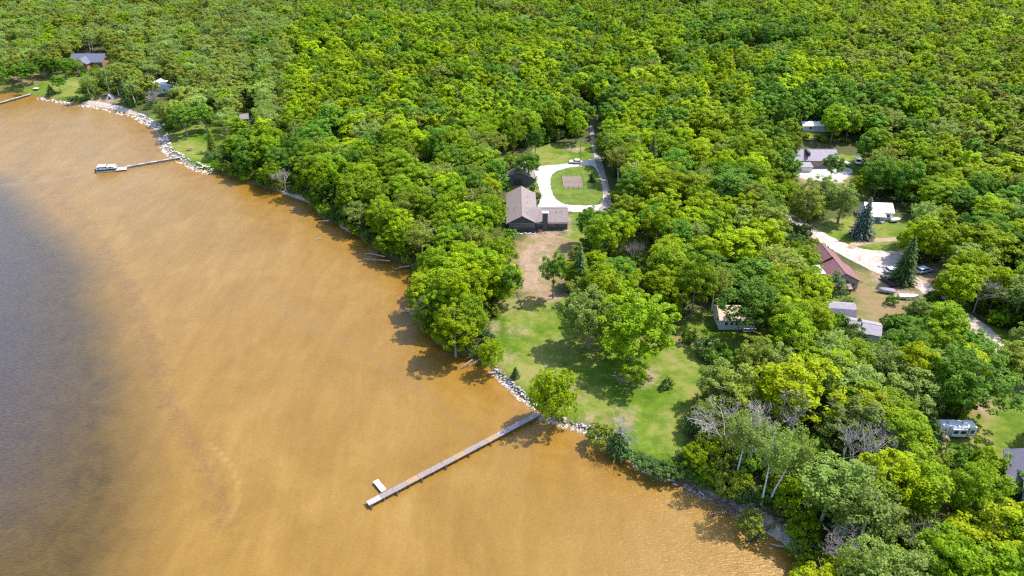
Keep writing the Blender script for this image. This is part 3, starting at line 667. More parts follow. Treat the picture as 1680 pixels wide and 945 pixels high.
# ---- house in the bottom right corner
g = thing('house', 'slate purple roofed house cut off by the lower right corner', 'house', (96.4, 89.6, GZ), R_(-27))
block(g, -6.0, 8.0, -7.0, 3.6, 3.0, 2.6, 'x', M_WHITE, M_PURPLEROOF, .6, .4)
block(g, -7.5, -.5, -1.0, 9.0, 3.0, 1.9, 'y', M_WHITE, M_PURPLEROOF, .5, .4)
MB().box(-6.2, 2.0, -11.0, -7.05, 0, .6).build('deck', M_WOOD_PALE, g)
MB().box(-3.6, -3.0, -3.6, -3.0, 4.4, 5.6).build('roof_vent', M_WHITE, g)
window(g, F(-6.0, -7.0), 3, 1.6, 1.8, 1.2, M_WHITE, panes=2); window(g, LS(-6.0, -7.0), 3, 1.6, 1.6, 1.2, M_WHITE, panes=2)
# picnic shelter by the camper
x, y = G(1537, 727)
g = thing('shelter', 'small open shelter with reddish brown roof in front of the camper', 'shelter', (x, y, GZ), R_(-8))
b = MB().ext([(-1.5, 2.0), (0, 2.45), (1.5, 2.0), (1.5, 2.1), (0, 2.57), (-1.5, 2.1)], -1.4, 1.4, 'y'); b.build('roof', plain('faded_red_roof', (0.34, 0.19, 0.16), .8, .25, 3), g)
for sx in (-1.3, 1.3):
    for sy in (-1.2, 1.2): MB().tube((sx, sy, 0), (sx, sy, 2.2), .07, .07, 6).build('post', M_WOOD, g)

# ------------------------------------------------------------------ docks
def dock(label, p0, p1, width, z, secs, mats, posts=True):
    a = Vector((*p0, 0)); b = Vector((*p1, 0)); d = b - a; L = d.length; rz = math.atan2(d.y, d.x)
    g = thing('dock', label, 'dock', (a.x, a.y, 0), rz, None)
    sl = L / secs
    for k in range(secs):
        m = MB(); n = max(4, int(sl / 0.22)); zz = z + rnd.uniform(-.02, .02)
        for j in range(n):
            x0 = k * sl + .02 + (sl - .04) * j / n
            m.box(x0, x0 + (sl - .04) / n - .025, -width / 2, width / 2, zz - .04, zz + rnd.uniform(-.004, .006))
        o = m.build('deck_section', mats[k % len(mats)], g)
        for s in (-1, 1):
            MB().box(k * sl + .01, (k + 1) * sl - .01, s * width / 2 - .05 + (s > 0) * .0, s * width / 2 + .0 + .05, zz - .3, zz - .05).build('stringer', M_DARKWOOD, o)
        if posts:
            for s in (-1, 1):
                MB().tube((k * sl + .3, s * (width / 2 + .12), -.9), (k * sl + .3, s * (width / 2 + .12), z + (.55 if k % 3 == 0 else .12)), .055, .055, 6).build('post', M_METAL, g)
            if k % 2 == 0: MB().tube((k * sl + .3, -width / 2 - .1, z - .25), (k * sl + .3, -width / 2 - .55, z - .5), .14, .14, 6).build('bumper', M_DARKWOOD, g)
    return g
seqA = [M_WOOD_PALE, M_WOOD, M_WOOD, M_WOOD_TAN, M_WOOD, M_WOOD, M_WOOD, M_WOOD_TAN, M_WOOD, M_WOOD, M_WOOD_TAN, M_WOOD_GREY, M_WOOD_PALE, M_WOOD_GREY, M_WOOD_PALE, M_WOOD_GREY, M_WOOD_GREY]
gdk = dock('long narrow wooden dock reaching from the rock revetment into brown water', G(603, 826, .8), G(884, 677, 1.0), 1.25, .8, 15, seqA)
ld = MB()
for s in (-.25, .25): ld.tube((6.0, .75 + s * 0, -.6), (6.0, .75, 1.7), .03, .03, 5) if s < 0 else ld.tube((6.5, .75, -.6), (6.5, .75, 1.7), .03, .03, 5)
for q in range(6): ld.tube((6.0, .75, -.4 + q * .3), (6.5, .75, -.4 + q * .3), .025, .025, 5)
ld.build('ladder', M_METAL, gdk)
c0 = Vector((*G(623, 796.5, .55), 0)); 
fl = thing('swim_platform', 'short white swim platform floating beside the outer end of the long dock', 'platform', (c0.x, c0.y, 0), R_(-52))
MB().box(-1.6, 1.6, -.52, .52, .42, .56).build('deck', M_WHITE, fl)
for s in (-.3, .3): MB().tube((-1.5, s, .2), (1.5, s, .2), .22, .24, 8).build('float', M_DARKMETAL, fl)
MB().box(-1.62, 1.62, -.55, -.52, .3, .5).build('edge_board', M_WOOD_GREY, fl)
MB().tube((1.55, .75, -.6), (1.55, .75, 1.3), .03, .03, 5).build('post', M_METAL, fl)
dock('distant narrow dock leading from the white rocks to the pontoon boat', G(206, 273, .8), G(297, 256, 1.1), 1.3, .8, 9, [M_WOOD_PALE, M_WOOD])
dock('far wooden dock running out of frame at the left edge', G(-35, 178, .8), G(50, 153, 1.0), 1.4, .8, 9, [M_WOOD_PALE, M_WOOD_GREY])
c1 = G(199, 277, .5)
fl = thing('dock_platform', 'square white platform between the pontoon boat and the distant dock', 'platform', (*c1, 0), R_(18))
MB().box(-1.7, 1.9, -1.3, 1.3, .45, .62).build('deck', M_WHITE, fl); MB().box(-1.6, 1.8, -1.2, 1.2, .05, .44).build('float', M_DARKMETAL, fl)

# pontoon boat
bx_ = G(176, 279, .4)
pb = thing('pontoon_boat', 'white pontoon boat with navy side panels moored at the end of the distant dock', 'boat', (*bx_, 0), R_(16))
for s in (-1.0, 1.0):
    m = MB(); m.tube((-3.6, s, .2), (3.2, s, .2), .32, .32, 10); m.tube((3.2, s, .2), (3.9, s, .4), .32, .06, 10); m.build('pontoon', M_METAL, pb)
MB().box(-3.7, 3.6, -1.35, 1.35, .55, .66).build('deck', M_WOOD_PALE, pb)
for (a0, a1, b0, b1) in ((-3.2, 3.4, -1.33, -1.27), (-3.2, 3.4, 1.27, 1.33), (3.36, 3.42, -1.25, 1.25), (-3.22, -3.16, -1.25, 1.25)):
    MB().box(a0, a1, b0, b1, .68, 1.3).build('side_panel', M_BLUECANVAS, pb)
    MB().box(a0 - .02, a1 + .02, b0 - .02, b1 + .02, 1.3, 1.38).build('rail', M_WHITE, pb)
for x0 in (-2.9, 1.3): MB().box(x0, x0 + 1.8, -1.2, 1.2, .67, 1.1).build('bench', M_WHITE, pb, bevel=.05)
MB().box(-.2, .5, .3, 1.1, .67, 1.5).build('console', M_WHITE, pb, bevel=.05)
can = MB().box(-2.9, -.2, -1.3, 1.3, 2.2, 2.32).build('canopy', M_WHITEMETAL, pb)
MB().box(.35, 3.0, -1.25, 1.25, 1.9, 2.0).build('front_canopy', M_WHITEMETAL, pb)
for x in (-2.8, -.3, .45, 2.9):
    for s in (-1.25, 1.25): MB().tube((x, s, 1.3), (x, s, 2.2 if x < 0 else 1.9), .03, .03, 5).build('canopy_pole', M_METAL, pb)
MB().box(-4.2, -3.75, -.25, .25, -.1, 1.1).build('outboard_motor', M_DARKMETAL, pb, bevel=.06)

# ------------------------------------------------------------------ vehicles
def car(label, px, py, rz, paint, kind='car', s=1.0, group=None):
    x, y = G(px, py); g = thing('parked_' + ('pickup' if kind == 'pickup' else 'car'), label, 'pickup' if kind == 'pickup' else 'car', (x, y, GZ + .04), rz, group)
    W2 = .92
    if kind == 'pickup': prof = [(-2.7, .45), (2.65, .45), (2.7, .85), (2.45, 1.05), (1.35, 1.12), (-2.7, 1.1)]
    else: prof = [(-2.25, .4), (2.2, .4), (2.28, .75), (1.95, .95), (1.05, 1.02), (-2.2, 1.0), (-2.3, .7)]
    MB().ext(prof, -W2, W2, 'y').build('body', paint, g, bevel=.07)
    if kind == 'pickup': cab = [(-.5, 1.1), (1.35, 1.1), (.75, 1.78), (-.4, 1.78)]
    elif kind == 'van': cab = [(-2.2, 1.0), (1.3, 1.0), (.55, 1.68), (-2.0, 1.68)]
    else: cab = [(-2.0, 1.0), (1.0, 1.0), (.35, 1.5), (-1.5, 1.5)]
    def shrink(p, k, dz): 
        cx = sum(q[0] for q in p) / len(p); return [(cx + (q[0] - cx) * k, q[1] + dz) for q in p]
    MB().ext(cab, -.80, .80, 'y').build('cabin', M_GLASS, g, bevel=.05)
    rf = [(cab[3][0] - .03, cab[3][1] - .04), (cab[2][0] + .03, cab[2][1] - .04), (cab[2][0] + .0, cab[2][1] + .04), (cab[3][0] + .02, cab[3][1] + .04)]
    MB().ext(rf, -.82, .82, 'y').build('roof', paint, g, bevel=.03)
    for t in (.0, .5, 1.0):
        xa = cab[0][0] + (cab[1][0] - cab[0][0]) * t; xb = cab[3][0] + (cab[2][0] - cab[3][0]) * t
        for sy in (-.81, .81): MB().tube((xa, sy, 1.0), (xb, sy, cab[2][1]), .045, .045, 4).build('pillar', paint, g)
    if kind == 'pickup': MB().box(-2.6, -.62, -.78, .78, 1.08, 1.13).build('bed_floor', M_DARKMETAL, g)
    wx = (-1.75, 1.75) if kind == 'pickup' else (-1.4, 1.4)
    for a in wx:
        for sy in (-1, 1):
            wl = MB().tube((a, sy * .70, .34), (a, sy * .95, .34), .34, .34, 14).build('wheel', M_RUBBER, g)
            MB().tube((a, sy * .951, .34), (a, sy * .97, .34), .2, .2, 10).build('rim', M_METAL, wl)
    xf = prof[2][0]
    for sy in (-.65, .65):
        MB().box(xf - .12, xf + .02, sy - .18, sy + .18, .68, .82).build('headlight', M_LAMP, g)
        MB().box(prof[0][0] - .06, prof[0][0] + .1, sy - .14, sy + .14, .72, .88).build('tail_light', M_REDLIGHT, g)
    return g
car('white car parked on the drive in front of the shaded woods', 944, 268, R_(175), M_WHITE)
car('pale blue van parked right of the dark spruce on the dirt yard', 1515, 447, R_(20), M_BLUEPAINT, 'van')
car('black pickup parked in spruce shade on the dirt yard', 1457, 464, R_(100), M_BLACKPAINT, 'pickup')
car('dark car partly hidden by the spruce behind the black pickup', 1463, 447, R_(10), M_SILVER)
car('white car nose out at the right edge of the gravel yard', 1407, 268, R_(250), M_WHITE, 'van')

def small_boat(name, label, px, py, rz, L, mat, cover, z=.25):
    x, y = G(px, py); g = thing(name, label, 'boat', (x, y, GZ + .05), rz)
    n = 9; v = []; f = []
    for i in range(n):
        t = i / (n - 1); w = .85 * (1 - max(0, t - .45) ** 2 * 3.1); w = max(w, .04); xx = -L / 2 + L * t
        v += [(xx, -w, z + .75 + t * .15), (xx, -w * .7, z), (xx, w * .7, z), (xx, w, z + .75 + t * .15)]
    for i in range(n - 1):
        for k in range(3): f.append((i * 4 + k, i * 4 + k + 1, i * 4 + k + 5, i * 4 + k + 4))
    f += [(0, 1, 2, 3), ((n - 1) * 4 + 3, (n - 1) * 4 + 2, (n - 1) * 4 + 1, (n - 1) * 4)]
    MB().add(v, f).build('hull', mat, g)
    top = []; 
    for i in range(n):
        t = i / (n - 1); w = .85 * (1 - max(0, t - .45) ** 2 * 3.1); w = max(w, .04) * .93; xx = -L / 2 + L * t
        top += [(xx, -w, z + .72 + t * .15), (xx, 0, z + .98 + .1 * math.sin(t * 3)), (xx, w, z + .72 + t * .15)]
    ft = []
    for i in range(n - 1):
        for k in range(2): ft.append((i * 3 + k, i * 3 + k + 1, i * 3 + k + 4, i * 3 + k + 3))
    MB().add(top, ft).build('cover', cover, g)
    for sy in (-.9, .9): MB().tube((-.3, sy - .07, .22), (-.3, sy + .07, .22), .24, .24, 10).build('wheel', M_RUBBER, g)
    MB().box(-L / 2, L / 2 + .8, -.05, .05, .12, .24).build('trailer_frame', M_METAL, g)
    return g
small_boat('covered_boat', 'white boat under a greenish cover on the grass right of the pole barn', 1384, 269, R_(120), 5.2, M_WHITE, plain('pale_green_cover', (0.5, .62, .55), .7, .15))
small_boat('covered_boat', 'grey covered boat lying in the dirt yard below the black pickup', 1453, 480, R_(165), 4.2, M_SILVER, M_GREYROOF)
small_boat('covered_boat', 'white open boat with dark trim below the dark spruce', 1489, 490, R_(-5), 5.0, M_WHITE, M_SILVER)
small_boat('rowing_boat', 'small white boat at the right end of the white porch house', 1468, 364, R_(5), 3.2, M_WHITE, M_WHITEMETAL)

# fifth wheel camper
x, y = G(1562, 714)
rv = thing('camper', 'long white fifth wheel camper parked under the big maple beside the mown lawn', 'camper', (x, y, GZ + .02), R_(178)); rv.scale = (.86, .92, .92)
prof = [(-4.1, .65), (2.3, .65), (2.6, 1.5), (3.9, 1.7), (4.35, 2.2), (4.15, 3.0), (3.6, 3.35), (-4.1, 3.3), (-4.2, 3.1), (-4.2, .8)]
MB().ext(prof, -1.2, 1.2, 'y').build('body', M_WHITE, rv, bevel=.08)
MB().ext([(-4.0, 3.34), (3.5, 3.38), (3.4, 3.42), (-4.0, 3.39)], -1.1, 1.1, 'y').build('roof', M_WHITEMETAL, rv)
MB().box(-1.9, 1.4, 1.2, 1.55, .95, 2.95).build('slide_out', M_WHITE, rv, bevel=.04)
SD = ((0, 1.2, 0), (1, 0, 0), (0, 1, 0)); SO = ((0, 1.55, 0), (1, 0, 0), (0, 1, 0))
window(rv, SO, -1.1, 2.2, 1.2, .75, M_DARKMETAL); window(rv, SO, .6, 2.2, 1.0, .75, M_DARKMETAL)
window(rv, SD, 3.1, 2.4, .8, .45, M_DARKMETAL); window(rv, SD, -3.3, 2.1, .8, .9, M_DARKMETAL)
MB().box(-4.05, 2.2, 1.205, 1.235, 1.05, 1.25).build('stripe', plain('gold_stripe', (.45, .33, .16), .5, .1), rv)
MB().box(2.0, 2.12, 1.2, 1.24, .7, 3.2).build('seam_trim', M_DARKMETAL, rv)
MB().box(-2.5, -2.35, 1.2, 1.24, .7, 3.2).build('seam_trim', M_DARKMETAL, rv)
for xx in (-1.7, 1.6): MB().box(xx - .45, xx + .45, -.4, .4, 3.4, 3.72).build('air_conditioner', M_WHITE, rv, bevel=.08)
for xx in (-.75, .15):
    for s in (-1, 1):
        w = MB().tube((xx, s * .85, .4), (xx, s * 1.12, .4), .4, .4, 14).build('wheel', M_RUBBER, rv); MB().tube((xx, s * 1.121, .4), (xx, s * 1.14, .4), .22, .22, 10).build('rim', M_METAL, w)
for s in (-.9, .9): MB().tube((3.0, s, 0), (3.0, s, 1.6), .06, .06, 6).build('landing_leg', M_DARKMETAL, rv)

# ------------------------------------------------------------------ posts, poles, garden
def upole(label, px, py, h, lean=(0, 0), arm=True):
    x, y = G(px, py); g = thing('utility_pole', label, 'pole', (x, y, GZ))
    MB().tube((0, 0, -.2), (lean[0], lean[1], h), .17, .11, 8).build('pole', M_POLE, g)
    if arm:
        MB().box(lean[0] - .9, lean[0] + .9, lean[1] - .06, lean[1] + .06, h - .9, h - .75).build('crossarm', M_POLE, g)
        for k in (-.8, 0, .8): MB().tube((lean[0] + k, lean[1], h - .75), (lean[0] + k, lean[1], h - .55), .05, .04, 6).build('insulator', M_WHITE, g)
upole('pale wooden utility pole standing in front of the blue spruce', 1397, 391, 9.5, (-.2, 0))
upole('dark slim utility pole at the drive fork beside the white car', 951, 272, 10.5)

x0, y0 = G(925, 309); x1, _ = G(957, 309); _, y1 = G(940, 290)
gd = thing('garden_plot', 'fenced vegetable plot of bare pinkish soil on the lawn inside the drive loop', 'garden', (x0, y0, GZ))
Wd, Dp = x1 - x0, y1 - y0
MB().box(0, Wd, 0, Dp, .031, .12).build('soil', M_GARDEN, gd)
for k in range(9):
    m = MB().box(.3, Wd - .3, .4 + k * (Dp - .8) / 9, .4 + k * (Dp - .8) / 9 + .35, .12, .22); m.build('furrow', M_GARDEN, gd)
for k in range(5):
    for (xx, yy) in ((k * Wd / 4, -.3), (k * Wd / 4, Dp + .3)): MB().tube((xx, yy, 0), (xx, yy, 1.5), .05, .05, 5).build('fence_post', M_WOOD, gd)
for k in range(1, 4):
    for xx in (-.3, Wd + .3): MB().tube((xx, k * Dp / 4, 0), (xx, k * Dp / 4, 1.5), .05, .05, 5).build('fence_post', M_WOOD, gd)
for zz in (.7, 1.4):
    for (a, b_) in (((0, -.3, zz), (Wd, -.3, zz)), ((0, Dp + .3, zz), (Wd, Dp + .3, zz)), ((-.3, 0, zz), (-.3, Dp, zz)), ((Wd + .3, 0, zz), (Wd + .3, Dp, zz))):
        MB().tube(a, b_, .02, .02, 4).build('fence_wire', M_DARKMETAL, gd)
# gate posts by the drive
for k, (px, py) in enumerate(((878.5, 334), (883, 334))):
    x, y = G(px, py); o = MB().box(x - .2, x + .2, y - .2, y + .2, GZ, GZ + 1.5).build('gate_post', M_BRICK)
    tag(o, ('left' if k == 0 else 'right') + ' one of the two brown wooden posts where drive meets house', 'post', 'posts beside the drive')
# small yard things
def table(px, py, rz, label):
    x, y = G(px, py); g = thing('picnic_table', label, 'table', (x, y, GZ), rz)
    for k in range(4): MB().box(-.9, .9, -.38 + k * .2, -.2 + k * .2, .72, .76).build('plank', M_DARKWOOD, g)
    for s in (-.75, .75): MB().box(-.9, .9, s - .13, s + .13, .42, .46).build('bench', M_DARKWOOD, g)
    for xx in (-.6, .6):
        for s in (-1, 1): MB().tube((xx, s * .8, 0), (xx, s * .2, .72), .05, .05, 4).build('leg', M_DARKWOOD, g)
table(311, 247, .4, 'dark picnic table on the small lawn behind the white rocks')
table(1530, 462, .2, 'dark picnic table in the shade right of the dark spruce')
x, y = G(60, 148); g = thing('garden_box', 'white topped box standing on the far left lawn near the bank', 'box', (x, y, GZ))
MB().box(-1, 1, -.8, .8, 0, .9).build('body', M_DARKWOOD, g); MB().box(-1.1, 1.1, -.9, .9, .9, 1.0).build('lid', M_WHITE, g)
x, y = G(181, 161); g = thing('tent', 'white ridge tent on the sand behind the far beach', 'tent', (x, y, GZ), .3)
MB().ext([(-1.7, 0), (1.7, 0), (0, 2.3)], -2, 2, 'y').build('canvas', M_WHITE, g); MB().ext([(-.8, .02), (.8, .02), (0, 1.7)], -2.06, -2.01, 'y').build('flap', M_BLUECANVAS, g)

def log(label, p0, p1, r0, r1, z0=1.3, z1=.15, branches=5, mat=M_DEAD, name='fallen_log'):
    a = Vector((*G(*p0, z0), z0)); b = Vector((*G(*p1, z1), z1)); g = thing(name, label, 'log', tuple(a), 0)
    d = b - a; m = MB(); mid = d * .5 + Vector((0, 0, .15)); m.path([Vector((0, 0, 0)), mid, d], [r0, (r0 + r1) / 2, r1], 7); m.build('stem', mat, g)
    q = random.Random(int(p0[0] * 3 + p0[1])); br = MB()
    for k in range(branches):
        t = q.uniform(.45, .98); s = d * t; e = s + Vector((q.uniform(-1, 1), q.uniform(-1, 1), q.uniform(.1, .9))) * d.length * .22
        br.tube(s, e, r1 * .7 + .015, .012, 4)
        for j in range(3):
            s2 = s.lerp(e, q.uniform(.4, .9)); br.tube(s2, s2 + Vector((q.uniform(-1, 1), q.uniform(-1, 1), q.uniform(-.1, .6))) * d.length * .1, .02, .008, 4)
    if branches: br.build('branches', mat, g)
    return g
log('thick brown fallen trunk reaching from the sandy bank into the water at lower right', (1283, 852), (1226, 888), .42, .22, branches=9, mat=M_BARK)
log('thin bare log lying left of the thick fallen trunk near lower right bank', (1212, 828), (1165, 848), .14, .06, branches=9, mat=M_BARK)
log('second thin log just right of the thin bare log on the lower right bank', (1212, 832), (1190, 846), .10, .05, branches=2, mat=M_BARK)
log('pale bare log floating off the point with the grey green tree', (690, 517), (650, 507), .12, .05, z0=.3, branches=2)
log('thin pole like log pointing lower left from the grey green tree', (672, 530), (644, 537), .08, .04, z0=.25, branches=0)
log('bleached grey log pointing left from the wooded shore', (632, 421), (596, 415), .2, .07, branches=3)
log('dark brushy fallen tree just below the bleached grey log', (640, 428), (600, 426), .2, .06, branches=9)
log('fallen trunk with roots on the bank below the yellow green shore tree', (775, 590), (757, 604), .16, .06, branches=8)
log('pale driftwood pole beside the rooty bank near the riprap tree', (790, 588), (768, 602), .12, .05, branches=4)
log('bleached log on the far end of the wooded bank', (540, 362), (522, 364), .25, .1, branches=4)
log('bleached fallen tree on the sandy shelf of the far wooded shore', (475, 318), (452, 312), .25, .08, branches=6)
log('short sunken log in open water off the wooded shore', (527, 391), (517, 394), .12, .08, z0=.06, z1=.06, branches=0)
log('brushy grey log under the trees of the middle shore', (672, 436), (645, 442), .2, .06, branches=8)
log('white driftwood log on sand right of the thick fallen trunk', (1318, 896), (1275, 884), .22, .1, branches=4)
log('white driftwood pole parallel to the white driftwood log', (1318, 905), (1262, 892), .14, .06, branches=2)

q_ = random.Random(77); db = MB()
for k in range(420):
    t = q_.random() * 5; L5 = [(1110, 793), (1150, 814), (1190, 831), (1222, 851), (1262, 872), (1330, 908)]
    a, b_ = L5[int(t)], L5[int(t) + 1]; ft = t - int(t); x, y = G(a[0] + (b_[0] - a[0]) * ft, a[1] + (b_[1] - a[1]) * ft, .5)
    x += q_.uniform(-.8, 2.6); y += q_.uniform(-.8, 2.2); sdv = float(sdist([x], [y], LAND)[0]); t_ = min(1, max(0, (sdv + .3) / 2.6)); z = -.9 + (GZ + .9) * t_ * t_ * (3 - 2 * t_)
    an = q_.uniform(0, 6.28); l = q_.uniform(.4, 2.2); z = max(z, -.02)
    db.tube((x, y, z + .04), (x + math.cos(an) * l, y + math.sin(an) * l, z + q_.uniform(.02, .5)), q_.uniform(.02, .07), .012, 4)
tag(db.build('driftwood_litter', M_DEAD), 'tangle of bleached roots and sticks along the lower right bank', 'driftwood', kind='stuff')
# ------------------------------------------------------------------ rocks
def rock_mesh(seed):
    q = np.random.default_rng(seed)
    import bmesh
    bm = bmesh.new(); bmesh.ops.create_icosphere(bm, subdivisions=1, radius=1)
    for v_ in bm.verts: v_.co = Vector([c * s for c, s in zip(v_.co, (1, .8, .62))]) * float(q.uniform(.72, 1.15))
    me = bpy.data.meshes.new('rock'); bm.to_mesh(me); bm.free(); return me
ROCKM = []
for i in range(9):
    me = rock_mesh(i); me.materials.append(M_ROCKS[[0, 1, 1, 0, 1, 2, 0, 1, 1][i]]); ROCKM.append(me)

def revetment(label, line_px, width, n, smin, smax, seed, idx=None, inland=1.0):
    """rocks tipped along a stretch of bank, each its own piece"""
    q = random.Random(seed); pts = [G(x, y, .3) for x, y in line_px]
    segs = [(Vector(pts[i]), Vector(pts[i + 1])) for i in range(len(pts) - 1)]
    tot = sum((b - a).length for a, b in segs)
    g = thing('rock_revetment', label, 'rocks', (pts[0][0], pts[0][1], 0))
    for k in range(n):
        s = q.random() * tot
        for a, b in segs:
            l = (b - a).length
            if s <= l: break
            s -= l
        d = (b - a).normalized(); nrm = Vector((-d.y, d.x))      # towards the land
        off = q.uniform(-.5, 1) * width; p = a + d * s + nrm * off
        sdv = float(sdist([p.x], [p.y], LAND)[0]); t = min(1, max(0, (sdv + .3) / 2.6)); z = -.9 + (GZ + .9) * t * t * (3 - 2 * t)
        o = bpy.data.objects.new('rock', q.choice(ROCKM if idx is None else [ROCKM[i] for i in idx])); COL.objects.link(o); o.parent = g
        sc = q.uniform(smin, smax)
        o.location = (p.x - pts[0][0], p.y - pts[0][1], max(z, -.15) + sc * .2)
        o.scale = (sc, sc, sc * q.uniform(.8, 1.1)); o.rotation_euler = (q.uniform(-.5, .5), q.uniform(-.5, .5), q.uniform(0, 6.28))
    return g
revetment('grey rock bank from the shore shrub down to the dock', [(806, 608), (822, 622), (840, 640), (858, 656), (878, 672)], 1.4, 299, .2, .42, 1, (0, 3, 6, 5, 1, 0, 2))
revetment('pale rock bank running right from the dock to the dark shrubs', [(884, 682), (905, 692), (930, 698), (955, 706), (978, 717), (1000, 732), (1018, 745)], 1.4, 299, .2, .45, 2, (0, 3, 6, 5, 1, 2, 0))
revetment('bright white rock bank around the small lawn and distant dock', [(266, 220), (265, 235), (274, 250), (292, 262), (318, 275), (342, 284)], 2.8, 299, .25, .6, 3, (1, 2, 4, 7, 8, 0))
revetment('white rocks between the far beach and the small lawn', [(222, 192), (240, 203), (262, 211)], 2.8, 200, .25, .6, 4, (1, 2, 4, 0))
revetment('white cobbles spread along the far sandy beach', [(130, 172), (165, 178), (200, 186), (222, 192)], 2.5, 80, .3, .7, 5, (1, 2, 4))
revetment('low brown and grey rocks below the far left lawn', [(60, 160), (90, 166), (118, 171)], 1.8, 80, .4, .8, 6, (0, 2, 5, 3))
revetment('rocks at the foot of the dark shrubs', [(1018, 747), (1050, 767), (1090, 784), (1125, 796), (1160, 816)], .9, 90, .2, .42, 7)
for k, (x, y) in enumerate(rk):
    pass
g = thing('rock_border', 'line of pale rocks edging the flower bed below the house gable', 'rocks', (3, 199, GZ))
for k in range(16):
    o = bpy.data.objects.new('rock', ROCKM[(k * 3 + 1) % 9]); COL.objects.link(o); o.parent = g
    o.location = (-3.3 + k * .5, -.6 + .35 * math.sin(k * 1.7), .15); s = .3 + .12 * math.sin(k * 2.3); o.scale = (s, s, s); o.rotation_euler = (0, 0, k)

# ------------------------------------------------------------------ tree prototypes
def quads(cen, nrm, size, q, aspect=1.0, fold=0.25):
    """one small leaf spray per centre"""
    n = len(cen); ref = q.normal(size=(n, 3)); u = np.cross(nrm, ref); u /= np.linalg.norm(u, axis=1)[:, None] + 1e-9
    v = np.cross(nrm, u); s = size[:, None]
    a = cen - u * s * .5; c = cen + u * s * .5; b = cen - v * s * .5 * aspect + nrm * s * fold; d = cen + v * s * .5 * aspect - nrm * s * fold * .3
    co = np.stack([a, b, c, d], 1).reshape(-1, 3)
    return co, np.arange(4 * n).reshape(n, 4)

def crown(seed, R, z0, z1, nclump, per, leaf, cr=(.6, 1.0), lower=0.45, sag=0.0, top=1.0, solid=0.5, lob=5):
    q = np.random.default_rng(seed)
    H = z1 - z0; zc = z0 + H * lower
    # a few big lobes, so the outline is uneven
    la = q.uniform(0, 2 * PI, lob); lr = q.uniform(.25, .55, lob) * R; lz = q.uniform(-.25, .5, lob) * H * .5
    lobes = [(0, 0, 0, .95), (0, 0, 0, .85)] + [(lr[i] * math.cos(la[i]), lr[i] * math.sin(la[i]), lz[i], q.uniform(.5, .72)) for i in range(lob)]
    cen = []; out = []
    while len(cen) < nclump:
        L_ = lobes[q.integers(len(lobes))]
        d = q.normal(size=3); d /= np.linalg.norm(d)
        if d[2] < -.6 and q.random() < .7: continue
        rr = q.uniform(solid, 1.0) ** .5
        sh = L_[3]
        up = (z1 - zc) * top if d[2] > 0 else (zc - z0)
        p = np.array([L_[0] + d[0] * R * .98 * rr * sh, L_[1] + d[1] * R * .98 * rr * sh, zc + L_[2] * .6 + d[2] * up * rr * sh])
        if p[2] > z1 - .3 or p[2] < z0: continue
        if math.hypot(p[0], p[1]) > R: continue
        cen.append(p); o_ = np.array([p[0] / R, p[1] / R, (p[2] - zc) / (H * .5)]); out.append(o_ / (np.linalg.norm(o_) + 1e-6))
    cen = np.array(cen); out = np.array(out); cr_ = q.uniform(cr[0], cr[1], nclump)
    tc = q.uniform(0, 1, nclump)
    C = np.repeat(cen, per, 0); O = np.repeat(out, per, 0); RR = np.repeat(cr_, per); T = np.repeat(tc, per)
    d = q.normal(size=C.shape); d /= np.linalg.norm(d, axis=1)[:, None]
    d = d + O * .45 + np.array([0, 0, .35]); d /= np.linalg.norm(d, axis=1)[:, None]
    pos = C + d * (RR * q.uniform(.55, 1.08, len(C)))[:, None] * np.array([1, 1, .75])
    pos[:, 2] -= sag * q.random(len(C)) * RR
    nn = d * .75 + np.array([.12, .05, .55]) + q.normal(size=d.shape) * .38; nn /= np.linalg.norm(nn, axis=1)[:, None]
    size = leaf * q.uniform(.6, 1.35, len(C))
    co, f = quads(pos, nn, size, q, .8)
    tone = np.clip(.12 + T * .42 + q.uniform(0, .46, len(C)), 0, 1)
    return co, f, np.repeat(tone, 4)

def limb_mesh(seed, H, r, zc, R, nlimb=6, lean=(0, 0), kinks=3, sides=6):
    q = random.Random(seed); m = MB()
    pts = [Vector((0, 0, -.4))]; rad = [r * 1.25]
    for k in range(1, kinks + 2):
        t = k / (kinks + 1); pts.append(Vector((lean[0] * t ** 1.4 + q.uniform(-.12, .12) * t * H * .1, lean[1] * t ** 1.4 + q.uniform(-.12, .12) * t * H * .1, H * .86 * t))); rad.append(r * (1 - .8 * t))
    m.path(pts, rad, sides)
    for k in range(nlimb):
        t = q.uniform(.38, .85); i = int(t * (kinks + 1)); ft = t * (kinks + 1) - i
        p = pts[i].lerp(pts[min(i + 1, kinks + 1)], ft); a = q.uniform(0, 2 * PI); l = R * q.uniform(.5, .85)
        e = p + Vector((math.cos(a) * l, math.sin(a) * l, l * q.uniform(.35, .9)))
        mid = p.lerp(e, .5) + Vector((0, 0, -.1 * l)); m.path([p, mid, e], [r * .38 * (1.2 - t), r * .24 * (1.2 - t), .03], 5)
    return m

